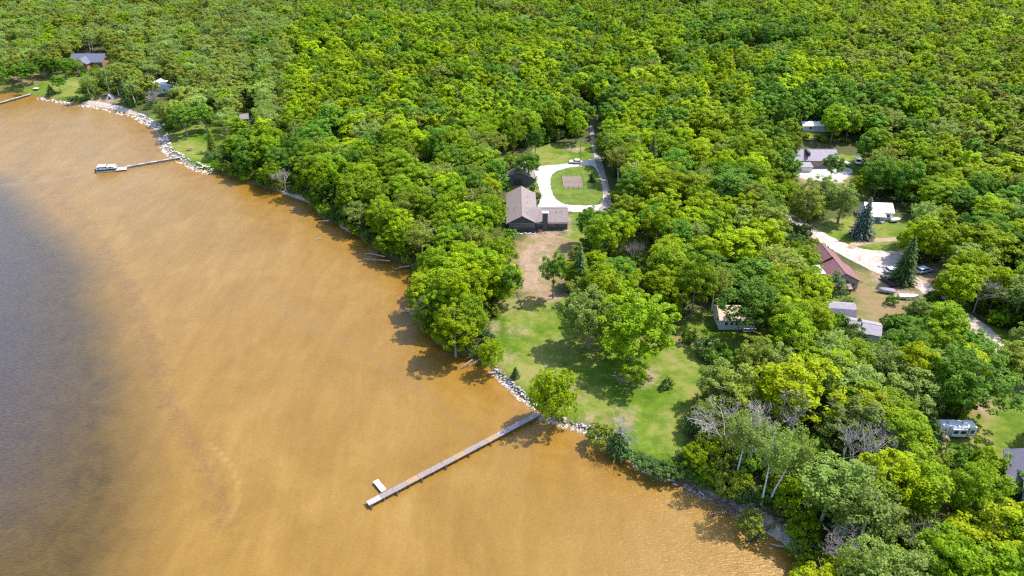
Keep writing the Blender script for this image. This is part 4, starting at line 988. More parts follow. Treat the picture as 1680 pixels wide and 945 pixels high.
def spruce(seed, H, R, n=30, z0=.5):
    q = np.random.default_rng(seed); pos = []; nrm = []; sz = []
    for k in range(n):
        t = k / (n - 1); z = z0 + (H - z0) * t; r = R * 1.12 * (1 - t) ** .75 * q.uniform(.82, 1.12) + .1
        nb = max(5, int(22 * (1 - t) + 5))
        for j in range(nb):
            a = 2 * PI * (j + q.random()) / nb; rr = r * q.uniform(.6, 1.2); m = max(3, int(rr / .24))
            for i in range(m):
                s = (i + 1) / m; x = rr * s
                for side in (-1, 0, 1):
                    w = side * .28 * (1.15 - s) * q.uniform(.6, 1.2)
                    pos.append((math.cos(a) * x - math.sin(a) * w, math.sin(a) * x + math.cos(a) * w, z - x * .26 + q.uniform(-.08, .08)))
                    nrm.append((math.cos(a) * .35 + q.normal() * .3, math.sin(a) * .35 + q.normal() * .3, 1)); sz.append(q.uniform(.3, .6))
    pos = np.array(pos); nrm = np.array(nrm); nrm /= np.linalg.norm(nrm, axis=1)[:, None]
    co, f = quads(pos, nrm, np.array(sz), q, .6, .15)
    return co, f, np.repeat(q.uniform(0, 1, len(pos)), 4)

def bare(seed, H, spread=.8, r=.16, depth=5):
    q = random.Random(seed); m = MB()
    def grow(p, d, l, r, lv):
        e = p + d * l; m.tube(p, e, r, r * .62, 5 if lv < 2 else 3, False)
        if lv >= depth: return
        for k in range(5 if lv == 0 else 3 if lv < 4 else 2):
            ax = Vector((q.uniform(-1, 1), q.uniform(-1, 1), q.uniform(-.4, .6))).normalized()
            nd = (d + ax * spread * q.uniform(.5, 1)).normalized(); nd = (nd + Vector((0, 0, .10))).normalized()
            s = p.lerp(e, q.uniform(.45, 1)); grow(s, nd, l * q.uniform(.55, .8), max(.018, r * .55), lv + 1)
    grow(Vector((0, 0, -.3)), Vector((q.uniform(-.08, .08), q.uniform(-.08, .08), 1)).normalized(), H * .38, r, 0)
    return m

# unit sizes: height 16, crown radius 5
CROWNS = {}
def reg(kind, arr): CROWNS[kind] = arr
big = []
for i in range(6):
    co, f, t = crown(100 + i, 5.0, 4.0 + (i % 3) * .6, 16, 140, 62, .37, (.62, 1.05), .46, solid=.5, lob=3 + i % 3)
    big.append(npmesh('maple_crown', co, f, LEAF['mid'], t))
reg('maple', big)
wide = []
for i in range(3):
    co, f, t = crown(200 + i, 6.0, 2.2, 16, 200, 62, .34, (.55, .95), .42, solid=.35, lob=8)
    wide.append(npmesh('spreading_crown', co, f, LEAF['mid'], t))
reg('wide', wide)
bir = []
for i in range(4):
    co, f, t = crown(300 + i, 3.6, 4.0, 16, 120, 36, .27, (.45, .9), .5, sag=1.2, solid=.2, lob=5)
    bir.append(npmesh('birch_crown', co, f, LEAF['grey'], t))
reg('birch', bir)
small = []
for i in range(3):
    co, f, t = crown(400 + i, 3.0, 2.5, 8, 60, 40, .34, (.45, .8), .45, solid=.3, lob=4)
    small.append(npmesh('small_crown', co, f, LEAF['mid'], t))
reg('small', small)
shr = []
for i in range(3):
    co, f, t = crown(500 + i, 2.0, .0, 2.6, 45, 34, .26, (.3, .55), .35, solid=.3, lob=5)
    shr.append(npmesh('shrub_foliage', co, f, LEAF['shrub'], t))
reg('shrub', shr)
wil = []
for i in range(2):
    co, f, t = crown(600 + i, 5.4, .3, 15, 260, 40, .36, (.5, .9), .4, sag=.9, solid=.35, lob=6)
    wil.append(npmesh('willow_crown', co, f, LEAF['bright'], t))
reg('willow', wil)
spr = []
for i in range(3):
    co, f, t = spruce(700 + i, 16, 4.0, 38)
    spr.append(npmesh('spruce_boughs', co, f, LEAF['needle'], t))
reg('spruce', spr)
edg = []
for i in range(4):
    co, f, t = crown(800 + i, 5.0, .6, 16, 195, 60, .36, (.6, 1.0), .42, solid=.35, lob=7)
    edg.append(npmesh('edge_crown', co, f, LEAF['mid'], t))
reg('edge', edg)
pop = []
for i in range(3):
    co, f, t = crown(850 + i, 4.0, .8, 16, 210, 44, .27, (.45, .85), .45, sag=.6, solid=.3, lob=5)
    pop.append(npmesh('poplar_crown', co, f, LEAF['grey'], t))
reg('poplar', pop)
BARE = [bare(i, 13, 1.25, .2, 6).mesh('bare_branches', M_DEAD) for i in range(4)]
TRUNKS = [limb_mesh(i, 16, .26, 8, 4.2).mesh('trunk', M_GREYBARK) for i in range(4)]
TRUNKS_B = [limb_mesh(40 + i, 16, .17, 8, 2.6, 5, (q_, .6)).mesh('trunk', M_BIRCH) for i, q_ in enumerate((.8, -.9, .5))]
TRUNK_S = [limb_mesh(60 + i, 8, .14, 4, 2.2, 5, (-.5, 0)).mesh('trunk', M_BARK) for i in range(2)]
TRUNK_C = MB().tube((0, 0, -.3), (0, 0, 15), .28, .04, 7).mesh('trunk', M_BARK)

# ------------------------------------------------------------------ tree records
TREES = []      # dict(kind, x, y, h, r, tone, variant, rot, label)
def tree(kind, px, py, h, r, tone, label=None, lean=None, var=None, xy=None):
    x, y = xy if xy else G(px, py)
    TREES.append(dict(kind=kind, x=x, y=y, h=h, r=r, tone=tone, label=label, var=rnd.randrange(12) if var is None else var, rot=rnd.uniform(0, 6.28), lean=lean, manual=True))

tree('wide', 966, 571, 17.5, 7.2, 'grey', 'big maple with silvery top and bare lower trunk on the lakeside lawn', var=0)
tree('wide', 1038, 592, 20.5, 10.0, 'mid', 'largest round maple at the centre of the lakeside lawn', var=1)
tree('wide', 1010, 530, 18.0, 7.0, 'bright', 'tall maple behind the two big lawn maples', var=2)
tree('small', 1030, 645, 8.8, 3.0, 'mid', 'small slender tree with curved trunk beside the bare dirt patch', lean=(1.0, 0))
tree('maple', 907, 490, 14.5, 3.4, 'deep', 'slim dark green tree with straight bare trunk on the brown yard', var=2)
tree('small', 856, 505, 12.0, 4.0, 'deep', 'leaning tree with curved trunk at the left edge of the brown yard', lean=(-3.2, .6))
tree('willow', 908, 688, 14.5, 5.4, 'bright', 'dense bright green tree overhanging the shore end of the long dock', var=0)
tree('willow', 806, 606, 9.5, 2.9, 'bright', 'bushy green and yellow tree on the bank at the left end of the rocks', var=1)
tree('edge', 748, 583, 15.0, 5.2, 'bright', 'bright yellow green tree leaning over the rooty bank', var=1)
tree('poplar', 692, 540, 10.5, 2.8, 'grey', 'thin grey green tree on the point farthest out in the water', var=0)
tree('edge', 772, 562, 15.0, 4.6, 'mid', 'green shore tree just behind the bushy riprap tree', var=4)
tree('spruce', 1412, 388, 13.0, 3.4, 'blue', 'blue grey spruce behind the utility pole', var=0)
tree('spruce', 1478, 463, 14.0, 3.4, 'needle', 'dark spruce standing over the parked pickup', var=1)
tree('edge', 1500, 428, 15.0, 5.2, 'bright', 'rounded yellow green maple right behind the dark spruce', var=3)
tree('poplar', 1582, 470, 14.0, 7.0, 'grey', 'pale grey green willow like tree right of the parked van', var=1)
tree('poplar', 1318, 376, 17.5, 5.6, 'olive', 'tall soft green poplar at the bend where the dirt road enters', var=2)
tree('poplar', 1340, 350, 15.0, 5.4, 'grey', 'soft poplar in the group left of the blue spruce', var=3)
tree('poplar', 1374, 366, 15.5, 5.0, 'grey', 'narrow poplar just left of the blue spruce', var=1)
tree('maple', 1360, 300, 10.5, 4.0, 'deep', 'dark green tree in front of the pole barn wall', var=1)
tree('edge', 1283, 300, 13.5, 5.8, 'deep', 'broad dark tree left of the gravel yard', var=5)
tree('maple', 1292, 268, 12.0, 3.6, 'mid', 'tree hiding the left half of the pole barn roof', var=0)
tree('edge', 1434, 322, 16.0, 5.6, 'deep', 'big dark rounded tree right of the covered boat', var=2)
tree('edge', 1472, 330, 17.5, 6.0, 'deep', 'tall dark tree behind the white porch house', var=4)
tree('wide', 1574, 684, 18.5, 9.2, 'deep', 'very large dark maple sheltering the white camper', var=0)
tree('wide', 1600, 588, 7.5, 4.2, 'deep', 'round clipped looking dark tree beside the curved dirt road', var=2)
tree('poplar', 1650, 625, 10.5, 4.5, 'olive', 'brownish green soft tree at the right edge above the lawn', var=2)
tree('poplar', 1672, 600, 12.0, 4.0, 'grey', 'grey green soft tree touching the right edge by the road', var=0)
tree('maple', 1206, 558, 17.0, 7.2, 'deep', 'tree with pale leaning trunk in front of the white cottage', lean=(.9, 0), var=3)
tree('maple', 1133, 523, 17.5, 5.0, 'mid', 'tall green tree with pale trunk left of the white cottage', var=0)
tree('edge', 1272, 530, 16.0, 5.5, 'mid', 'leafy tree at the right end of the white cottage', var=1)
tree('shrub', 1125, 560, 5.0, 2.4, 'deep', 'round dark bush at the top edge of the lawn left of the cottage')
tree('shrub', 1165, 582, 5.5, 3.6, 'needle', 'blue green shaded bush in front of the white cottage')
tree('shrub', 1095, 638, 3.0, 1.6, 'shrub', 'lone low bush in the open lawn right of the dirt patch')
tree('spruce', 846, 618, 2.8, 1.0, 'needle', 'tiny conifer sapling behind the rock bank near the dock')
tree('spruce', 1015, 738, 6.0, 2.3, 'needle', 'dark cedar bush beneath the bleached snag')
tree('shrub', 988, 726, 4.5, 3.2, 'olive', 'brownish cedar shrub on the rock bank left of the snag')
tree('shrub', 1010, 733, 4.5, 2.6, 'needle', 'dark shrub between the brownish shrub and the snag')
tree('bare', 1018, 741, 9.0, 3.0, 'bare', 'bleached white dead snag above the rock bank')
for k, (px, py, r) in enumerate(((1036, 758, 2.4), (1052, 764, 2.3), (1070, 774, 2.6), (1090, 780, 2.6), (1106, 778, 2.2))):
    tree('shrub', px, py, 3.0, r, 'shrub', ('leftmost', 'second from left', 'middle', 'second from right', 'rightmost')[k] + ' of the dark green willow shrubs at the water below the lawn')
tree('maple', 964, 402, 12.5, 3.8, 'deep', 'dark tree with bare trunk at the right corner of the house', var=4)
tree('maple', 867, 303, 13.0, 4.6, 'deep', 'leafy tree in front of the small garage', var=5)
tree('maple', 842, 262, 15.0, 4.5, 'mid', 'tall tree behind the small garage at the shade edge', var=2)
tree('maple', 878, 262, 13.0, 3.6, 'deep', 'tall tree at the upper left corner of the white drive loop', var=1)
tree('poplar', 838, 292, 11.0, 3.0, 'mid', 'leafy tree covering the left corner of the small garage', var=1)
tree('birch', 850, 300, 10.0, 2.5, 'grey', 'thin pale tree left of the leafy garage tree', var=3)
tree('spruce', 971, 298, 3.5, 1.2, 'needle', 'small conifer at the corner of the vegetable plot')
tree('shrub', 876, 312, 3.0, 1.8, 'shrub', 'loose shrub on the strip between house and white drive')
tree('shrub', 882, 326, 2.4, 1.8, 'shrub', 'low shrub at the lower end of the strip beside the drive')
tree('shrub', 876, 297, 3.2, 1.6, 'deep', 'shrub at the upper left corner of the white drive')
tree('shrub', 1463, 500, 3.2, 1.9, 'deep', 'lone round bush on the brown yard below the grey boat')
tree('shrub', 1393, 495, 1.6, 1.4, 'grey', 'pale low plant on the grass below the red roofed house')
tree('edge', 1314, 462, 12.5, 5.0, 'mid', 'green tree hiding the left side of the red roofed house', var=2)
tree('edge', 1536, 560, 12.0, 5.2, 'mid', 'rounded green tree between the brown yard and curved road', var=2)
tree('edge', 1490, 565, 7.5, 4.2, 'deep', 'low dark tree at the lower corner of the brown yard', var=4)
tree('poplar', 1495, 530, 8.0, 3.4, 'grey', 'thin grey brush like tree right of the brown yard', var=2)
tree('shrub', 1373, 545, 6.0, 3.0, 'deep', 'dark shrub covering the left end of the gambrel shed')
tree('poplar', 1362, 498, 9.5, 3.6, 'shrub', 'grey green bushy tree left of the red roofed house', var=0)
tree('birch', 1249, 828, 20.0, 3.8, 'grey', 'tall birch with long white trunk above the lower right bank', var=0)
tree('birch', 1262, 824, 17.0, 3.6, 'grey', 'birch with split leaning white trunks right of the tall birch', lean=(3.0, 1), var=1)
tree('birch', 1207, 783, 18.0, 4.0, 'grey', 'birch with straight white trunk behind the bank shrubs', var=2)
tree('poplar', 1190, 690, 14.0, 6.0, 'olive', 'soft olive crowned tree at the upper right edge of the lawn', var=3)
tree('poplar', 1165, 668, 12.0, 4.5, 'grey', 'grey green tree at the lawn edge left of the olive tree', var=0)
tree('poplar', 1265, 640, 13.0, 4.8, 'grey', 'grey green tree below the yellow grass patch by the cottage', var=1)
tree('poplar', 1230, 640, 14.0, 5.0, 'olive', 'olive birch between cottage and dead trees', var=2)
tree('shrub', 1195, 805, 5.5, 3.2, 'olive', 'yellowish bushy shrub leaning over the lower right bank')
tree('shrub', 1160, 785, 4.0, 2.8, 'bright', 'bright green bush at the corner of lawn and bank')
tree('shrub', 1140, 765, 3.6, 2.4, 'mid', 'green bush left of the bright bush at the lawn corner')
tree('shrub', 1240, 868, 4.0, 3.0, 'olive', 'sparse green branches growing from the thick fallen trunk')
tree('maple', 308, 224, 13.0, 6.0, 'deep', 'dark rounded tree on the small lawn behind the white rocks', var=0)
tree('maple', 340, 216, 12.0, 5.0, 'deep', 'dark tree right of the rounded tree on the small lawn', var=3)
tree('spruce', 350, 250, 10.0, 2.2, 'olive', 'columnar cedar at the right edge of the small lawn')
tree('shrub', 345, 262, 5.0, 4.0, 'shrub', 'brownish scrub at the lower right corner of the small lawn')
tree('poplar', 275, 200, 10.0, 4.5, 'grey', 'grey scrubby tree between the white rocks and the far beach', var=1)
tree('maple', 100, 152, 8.5, 3.6, 'deep', 'small dark tree standing alone on the far left lawn', var=1)
tree('spruce', 85, 155, 5.0, 2.2, 'needle', 'small cone shaped conifer on the far left bank')
tree('birch', 150, 163, 13.0, 4.0, 'grey', 'white stemmed birch left of the tent on the far shore', var=0)
tree('shrub', 122, 168, 4.0, 3.0, 'shrub', 'dark shrub at the left end of the far beach')
tree('shrub', 36, 152, 2.6, 2.4, 'shrub', 'low shrub at the base of the far left dock')
for k, (px, py, h, r) in enumerate(((8, 148, 12, 5), (40, 143, 11, 4.5), (55, 138, 12, 5), (76, 128, 12, 4.5), (90, 128, 11, 4.5), (112, 130, 11, 4), (-15, 135, 12, 5), (125, 125, 10, 3.5))):
    tree('maple', px, py, h, r, 'deep', None, var=k)
# dead and bare trees among the lower right woods
for (px, py, h, r, l) in ((1188, 750, 17, 6.0, 'widest bare grey tree at the right edge of the lawn'), (1228, 768, 16.5, 5.0, 'bare grey tree just right of the widest bare tree'),
                          (1292, 745, 17, 4.6, 'bare grey tree between two bright yellow green maples'), (1375, 800, 17, 5.0, 'bare purple grey tree in the middle of the lower right woods'),
                          (1428, 792, 17.5, 5.2, 'bare pale tree below the big rounded canopy of the lower right woods'), (1500, 930, 12, 3.5, 'white dead branches low in the bottom right woods'), (1372, 945, 13, 3.8, 'dead white branches at the bottom edge right of the driftwood'),
                          (1272, 660, 14, 4.2, 'bare brown tree right of the grey green tree below the cottage'), (468, 312, 9, 3.5, 'bare grey tree at the sandy shelf of the far shore'), (255, 175, 9, 4, 'bare grey scrub tree hiding the white far house'), (1040, 440, 12, 2.5, 'bare pale trunked tree above the small green clearing')):
    tree('bare', px, py, h, r, 'bare', l)

# ------------------------------------------------------------------ forest fill
CLEAR = [
    [(838, 372), (925, 372), (945, 352), (962, 352), (964, 395), (936, 412), (926, 440), (932, 480), (950, 500), (965, 560), (1100, 562), (1125, 552), (1158, 588), (1160, 625), (1138, 660), (1130, 700), (1125, 740), (1105, 762), (1050, 758), (1018, 738), (900, 680), (812, 606), (822, 575), (818, 540), (828, 500), (852, 450), (846, 400)],
    [(833, 310), (850, 304), (858, 300), (835, 300), (834, 262), (868, 258), (880, 243), (965, 240), (972, 215), (978, 235), (1000, 296), (1006, 345), (962, 352), (935, 378), (835, 380)],
    [(1290, 246), (1372, 246), (1424, 255), (1424, 268), (1395, 283), (1378, 304), (1352, 300), (1325, 285), (1300, 285)],
    [(1312, 366), (1340, 362), (1395, 330), (1430, 320), (1478, 333), (1480, 392), (1480, 440), (1540, 436), (1545, 468), (1490, 500), (1478, 525), (1438, 553), (1385, 535), (1362, 520), (1362, 470), (1352, 408)],
    [(1170, 500), (1240, 505), (1245, 560), (1215, 578), (1180, 575), (1110, 560), (1132, 545), (1168, 520)],
    [(1528, 685), (1600, 688), (1636, 650), (1690, 605), (1720, 620), (1720, 780), (1640, 748), (1600, 742), (1532, 728)],
    [(1636, 744), (1720, 750), (1720, 850), (1672, 832), (1652, 790)],
    [(1575, 510), (1604, 520), (1650, 562), (1690, 600), (1640, 600), (1610, 570), (1582, 535)],
    [(-60, 130), (60, 138), (125, 130), (130, 165), (110, 170), (50, 157), (-60, 150)], [(131, 89), (176, 89), (176, 100), (165, 112), (140, 112)],
    [(128, 166), (150, 163), (200, 168), (262, 192), (266, 212), (240, 204), (180, 184)], [(172, 152), (195, 155), (200, 168), (170, 165)],
    [(268, 222), (290, 215), (330, 218), (362, 212), (362, 245), (342, 283), (300, 265), (272, 245)], [(254, 132), (277, 130), (277, 160), (258, 160)],
    [(1036, 388), (1062, 392), (1058, 418), (1040, 415)], [(398, 190), (410, 190), (410, 208), (400, 208)],
    [(1178, 105), (1188, 105), (1188, 113), (1178, 113)], [(1316, 201), (1354, 201), (1350, 208), (1334, 222), (1324, 222)],
    [(1478, 280), (1492, 280), (1492, 300), (1478, 300)],
    [(806, 608), (878, 672), (884, 690), (850, 660), (800, 612)], [(1130, 786), (1190, 815), (1240, 835), (1300, 850), (1300, 900), (1225, 866)],
    [(455, 306), (508, 326), (515, 345), (470, 326)],
]
# natural breaks in the canopy (lanes and clearings), as lines on the ground
BREAKS = [([(985, 20), (1040, 75), (1090, 120), (1110, 140)], 1.5), ([(1130, 96), (1200, 100), (1300, 92)], 9), ([(1255, 232), (1330, 246), (1420, 250), (1480, 246)], 8),
          ([(1155, 175), (1170, 215)], 4), ([(968, 180), (972, 205), (975, 235)], 4), ([(820, 262), (880, 250), (970, 246)], 6), ([(1085, 30), (1205, 35)], 8),
          ([(1500, 360), (1560, 385)], 5), ([(1070, 560), (1130, 520), (1165, 490)], 3), ([(1545, 760), (1540, 800), (1535, 850)], 2.5), ([(940, 175), (965, 215)], 2.5),
          ([(1230, 300), (1260, 345), (1300, 355)], 2.5), ([(1500, 505), (1600, 540), (1680, 560)], 3.5)]
BREAKS = [([G(x, y) for x, y in l], w) for l, w in BREAKS]

def canopy_blocked(x, y, h, r, low):
    zc = GZ + h * (.5 + low / 2); hh = h * (1 - low) / 2
    px, py = [], []
    for (a, b_, c) in ((0, 0, 0), (.8, 0, 0), (-.8, 0, 0), (0, 0, .85), (0, -.5, -.8), (.55, -.2, -.55), (-.55, -.2, -.55), (.6, 0, .6), (-.6, 0, .6), (0, -.8, 0)):
        u, v_ = P(x + a * r, y + b_ * r, zc + c * hh); px.append(u); py.append(v_)
    u, v_ = P(x, y, GZ); px.append(u); py.append(v_)
    px = np.array(px); py = np.array(py)
    for c in CLEAR:
        if inpoly(px, py, c).any(): return True
    return False

def vnoise(x, y, s, seed):
    from mathutils import noise as mn
    return mn.noise(Vector((x / s, y / s, seed * 7.3)))

def tone_at(px, py, x, y):
    q = rnd.random(); n = vnoise(x, y, 26, 3)
    if py < 200 and px < 480: T = [('olive', .38), ('grey', .38), ('mid', .14), ('deep', .10)]
    elif 1240 < px < 1540 and 140 < py < 235: T = [('deep', .62), ('mid', .30), ('bright', .08)]
    elif 1120 < px < 1320 and 30 < py < 85: T = [('deep', .6), ('mid', .4)]
    elif py < 35 and px < 1250: T = [('olive', .32), ('mid', .38), ('grey', .12), ('deep', .18)]
    elif px > 1140 and py > 560: T = [('bright', .32), ('yellow', .10), ('mid', .26), ('grey', .20), ('deep', .12)]
    elif px < 860 and py > 250: T = [('bright', .30), ('mid', .38), ('deep', .20), ('yellow', .08), ('olive', .04)]
    elif px > 1380 and py < 260: T = [('mid', .38), ('bright', .18), ('olive', .30), ('deep', .14)]
    elif 830 < px < 1010 and 150 < py < 260: T = [('deep', .5), ('mid', .4), ('bright', .1)]
    else: T = [('mid', .44), ('bright', .24), ('deep', .22), ('olive', .10)]
    q = min(.999, max(0, q * .6 + (n + .5) * .4)); acc = 0
    for t, p_ in T:
        acc += p_
        if q < acc: return t
    return T[-1][0]

manual = [(t['x'], t['y'], t['r']) for t in TREES if t['h'] > 5]
cand = []
yy = 62.0
while yy < 790:
    half = 60 + yy * .86
    step = (7.3 if yy > 165 else 6.3) + yy * .0010
    xx = -half
    while xx < half:
        x = xx + rnd.uniform(-.42, .42) * step; y = yy + rnd.uniform(-.42, .42) * step
        cand.append((x, y)); xx += step
    yy += step * .93
cx = np.array([c[0] for c in cand]); cy = np.array([c[1] for c in cand])
lsd = sdist(cx, cy, LAND)
bd = np.full(cx.shape, 99.0)
for l, w in BREAKS:
    bd = np.minimum(bd, sdist(cx, cy, l, signed=False, closed=False) - w)
pxs, pys = P(cx, cy, GZ + 10)
ok = (lsd > .8) & (bd > 0) & (pxs > -110) & (pxs < 1790) & (pys > -60) & (pys < 1090)
nfill = 0
okl = [int(i) for i in np.nonzero(ok)[0]]
bigset = [i for i in okl if rnd.random() < .09]
inbig = set(bigset); order = bigset + [i for i in okl if i not in inbig]
BIGP = []
for i in order:
    x, y = float(cx[i]), float(cy[i]); px, py = float(pxs[i]), float(pys[i])
    big_ = vnoise(x, y, 30, 1)
    h = 14.4 + 2.6 * big_ + rnd.uniform(-1.2, 1.2); r = rnd.uniform(4.2, 6.2)
    if i in inbig:
        r = rnd.uniform(6.2, 8.0); h += 1.4
    if BIGP and min((bx - x) ** 2 + (by - y) ** 2 - (.62 * (br + r)) ** 2 for bx, by, br in BIGP) < 0: continue
    if px < 420 and py < 230: h *= .85; r *= .95
    if lsd[i] < 4: h *= rnd.uniform(.6, .85); r *= .82
    if px > 1250 and py > 560: r *= 1.12
    k = rnd.random()
    kind = 'maple'; tone = tone_at(px, py, x, y); low = .25
    if tone == 'grey': kind = 'birch'; r *= .95
    elif k < (.014 if py > 60 else .10): kind = 'spruce'; tone = 'needle'; r = 3.0; h *= 1.02
    elif k < .04 and i not in inbig and (py < 160 or px > 1200): kind = 'bare'; tone = 'bare'; h *= .85
    elif k < .12: kind = 'birch'; tone = rnd.choice(('grey', 'olive')); 
    if 6 < lsd[i] < 22 and px < 830 and py > 380 and rnd.random() < .4: tone = 'bright' if kind == 'maple' else tone
    bad = False
    for (mx, my, mr) in manual:
        if (mx - x) ** 2 + (my - y) ** 2 < (.62 * (mr + r)) ** 2: bad = True; break
    if bad: continue
    if canopy_blocked(x, y, h, r, low):
        h *= .62; r *= .7
        if canopy_blocked(x, y, h, r, .2): continue
    if i in inbig and kind != 'spruce': BIGP.append((x, y, r))
    if kind == 'maple':
        u0, v0 = P(x, y, GZ); du = 60 * (v0 + 237) / 900
        if lsd[i] < 8 or any(inpoly(np.array([u0, u0 - du * .5, u0 + du * .5, u0]), np.array([v0 + du * .6, v0 + du * .4, v0 + du * .4, v0 + du]), c).any() for c in CLEAR):
            kind = 'edge' if not (835 < u0 < 985 and v0 < 262) else kind
    elif kind == 'birch' and (lsd[i] < 8 or py > 560) and tone == 'grey' and rnd.random() < .6: kind = 'poplar'
    TREES.append(dict(kind=kind, x=x, y=y, h=h, r=r, tone=tone, label=None, var=rnd.randrange(12), rot=rnd.uniform(0, 6.28), lean=None, manual=False)); nfill += 1
print('fill trees', nfill, 'all', len(TREES))

UNIT = {'maple': (16, 5.0), 'edge': (16, 5.0), 'poplar': (16, 4.0), 'wide': (16, 6.0), 'birch': (16, 3.6), 'small': (8, 3.0), 'shrub': (2.8, 2.1), 'willow': (15.5, 5.4), 'spruce': (16, 4.0), 'bare': (14, 4.0)}
NAMES = {'maple': ('maple_tree', 'tree'), 'edge': ('maple_tree', 'tree'), 'poplar': ('poplar_tree', 'tree'), 'wide': ('maple_tree', 'tree'), 'birch': ('birch_tree', 'tree'), 'small': ('young_tree', 'tree'), 'shrub': ('shrub', 'shrub'),
         'willow': ('willow_tree', 'tree'), 'spruce': ('spruce_tree', 'tree'), 'bare': ('bare_tree', 'tree')}
LANDMARKS = {'the brown yard below the L shaped house': (890, 430), 'the L shaped house roof': (870, 335), 'the fork of the white drive': (985, 262), 'the small garage': (845, 270),
             'the pole barn': (1330, 258), 'the white porch house': (1450, 350), 'the blue grey spruce': (1414, 388), 'the red roofed house': (1375, 440),
             'the pale gambrel shed': (1378, 520), 'the white cottage': (1205, 530), 'the white camper': (1570, 700), 'the curved dirt road at right': (1610, 540),
             'the house cut by the lower right corner': (1665, 790), 'the tall white birches': (1249, 828), 'the thick fallen trunk': (1283, 860),
             'the watery point with the grey tree': (692, 520), 'the small green clearing': (1050, 400), 'the far beach': (200, 175), 'the distant dock': (300, 250),
             'the slate blue roof': (150, 95), 'the bleached grey log on the shore': (620, 410), 'the sandy shelf of the far shore': (480, 315), 'the bare tree cluster': (1400, 790),
             'the large lawn maples': (1010, 560), 'the brown yard of the parked boats': (1440, 510), 'the bushy riprap tree': (806, 600), 'the bottom right picture corner': (1600, 930),
             'the lane end above the drive': (972, 200), 'the pale mobile home': (1335, 205), 'the brown outhouse': (404, 200), 'the dark cliff of trees above the barn': (1450, 215)}
LMW = [(n, G(*p)) for n, p in LANDMARKS.items()]
TONEW = {'bright': 'bright yellow green', 'mid': 'mid green', 'deep': 'dark green', 'olive': 'olive green', 'yellow': 'golden yellow', 'grey': 'grey green', 'needle': 'dark needled',
         'blue': 'blue grey', 'shrub': 'dull green', 'bare': 'leafless grey'}
KINDW = {'maple': 'maple', 'edge': 'maple', 'poplar': 'poplar', 'wide': 'maple', 'birch': 'birch', 'small': 'young tree', 'shrub': 'shrub', 'willow': 'willow', 'spruce': 'conifer', 'bare': 'tree'}
ORD = ['nearest', 'second nearest', 'third nearest', 'fourth nearest', 'fifth nearest', 'sixth nearest', 'seventh nearest', 'eighth nearest', 'ninth nearest', 'tenth nearest', 'eleventh nearest', 'twelfth nearest', 'thirteenth nearest', 'fourteenth nearest', 'fifteenth nearest', 'sixteenth nearest', 'seventeenth nearest', 'eighteenth nearest', 'nineteenth nearest', 'twentieth nearest']

# the 300 largest of the broad crowned trees in the picture stand alone, and every other kind while it shows well
def insideframe(t):
    u, v_ = P(t['x'], t['y'], GZ + t['h'] * .6); return -60 < u < 1780 and -20 < v_ < 1130
TREES.sort(key=lambda t: t['x'] ** 2 + t['y'] ** 2 + CAM_H ** 2)
single, mass, cnt = [], [], {}
for t in TREES:
    k = NAMES[t['kind']][0]; lim = {'maple_tree': 300, 'birch_tree': 150, 'bare_tree': 40, 'spruce_tree': 60}.get(k, 99)
    t['in'] = insideframe(t)
    if t['manual'] or (t['in'] and cnt.get(k, 0) < lim and (t['x'] ** 2 + t['y'] ** 2) < 330 ** 2):
        single.append(t); cnt[k] = cnt.get(k, 0) + 1
    else: mass.append(t)
print('single', len(single), cnt, 'mass', len(mass))

def objmat(o, mat):
    o.material_slots[0].link = 'OBJECT'; o.material_slots[0].material = mat
def place(t):
    kind = t['kind']; nm, cat = NAMES[kind]; uh, ur = UNIT[kind]
    g = bpy.data.objects.new(nm, None); COL.objects.link(g); g.empty_display_size = .2
    g.location = (t['x'], t['y'], GZ); g['category'] = cat
    sx = t['r'] / ur; sz = t['h'] / uh; lean = t['lean'] or (0, 0)
    arr = BARE if kind == 'bare' else CROWNS[kind]
    c = bpy.data.objects.new('branches' if kind == 'bare' else ('foliage' if kind == 'shrub' else 'crown'), arr[t['var'] % len(arr)]); COL.objects.link(c)
    c.parent = g; c.rotation_euler = (0, 0, t['rot']); c.scale = (sx, sx, sz); c.location = (lean[0], lean[1], 0)
    if kind != 'bare': objmat(c, LEAF[t['tone']])
    if kind in ('bare', 'shrub'):
        c.location = (0, 0, 0); return g
    tm = {'birch': TRUNKS_B, 'small': TRUNK_S, 'spruce': [TRUNK_C]}.get(kind, TRUNKS)
    if t['lean']:
        m = limb_mesh(int(t['x'] * 10) & 255, t['h'] * .8, .17 if kind != 'birch' else .2, t['h'] * .5, t['r'] * .6, 5, (lean[0] * 1.1, lean[1] * 1.1))
        k_ = m.build('trunk', M_BIRCH if kind == 'birch' else (M_GREYBARK if t['h'] > 14 else M_BARK), g)
    else:
        k_ = bpy.data.objects.new('trunk', tm[t['var'] % len(tm)]); COL.objects.link(k_); k_.parent = g
        k_.rotation_euler = (0, 0, t['rot']); k_.scale = (sx, sx, sz)
    return g
buckets = {}
for t in single:
    t['o'] = place(t)
    if t['label']: t['o']['label'] = t['label']; 
    else:
        d = [(math.hypot(t['x'] - p[0], t['y'] - p[1]), n) for n, p in LMW]; dist, lm = min(d)
        buckets.setdefault((TONEW[t['tone']], KINDW[t['kind']], lm), []).append((dist, t))
for (tw, kw, lm), L_ in buckets.items():
    L_.sort(key=lambda a: a[0])
    for i, (d, t) in enumerate(L_):
        if i < 20: t['o']['label'] = (ORD[i] + ' ' if len(L_) > 1 else 'the ') + f'{tw} {kw} to {lm}' if len(L_) > 1 else f'{tw} {kw} among the trees by {lm}'
        else: t['o']['label'] = f'{tw} {kw} in the closed woods around {lm}'
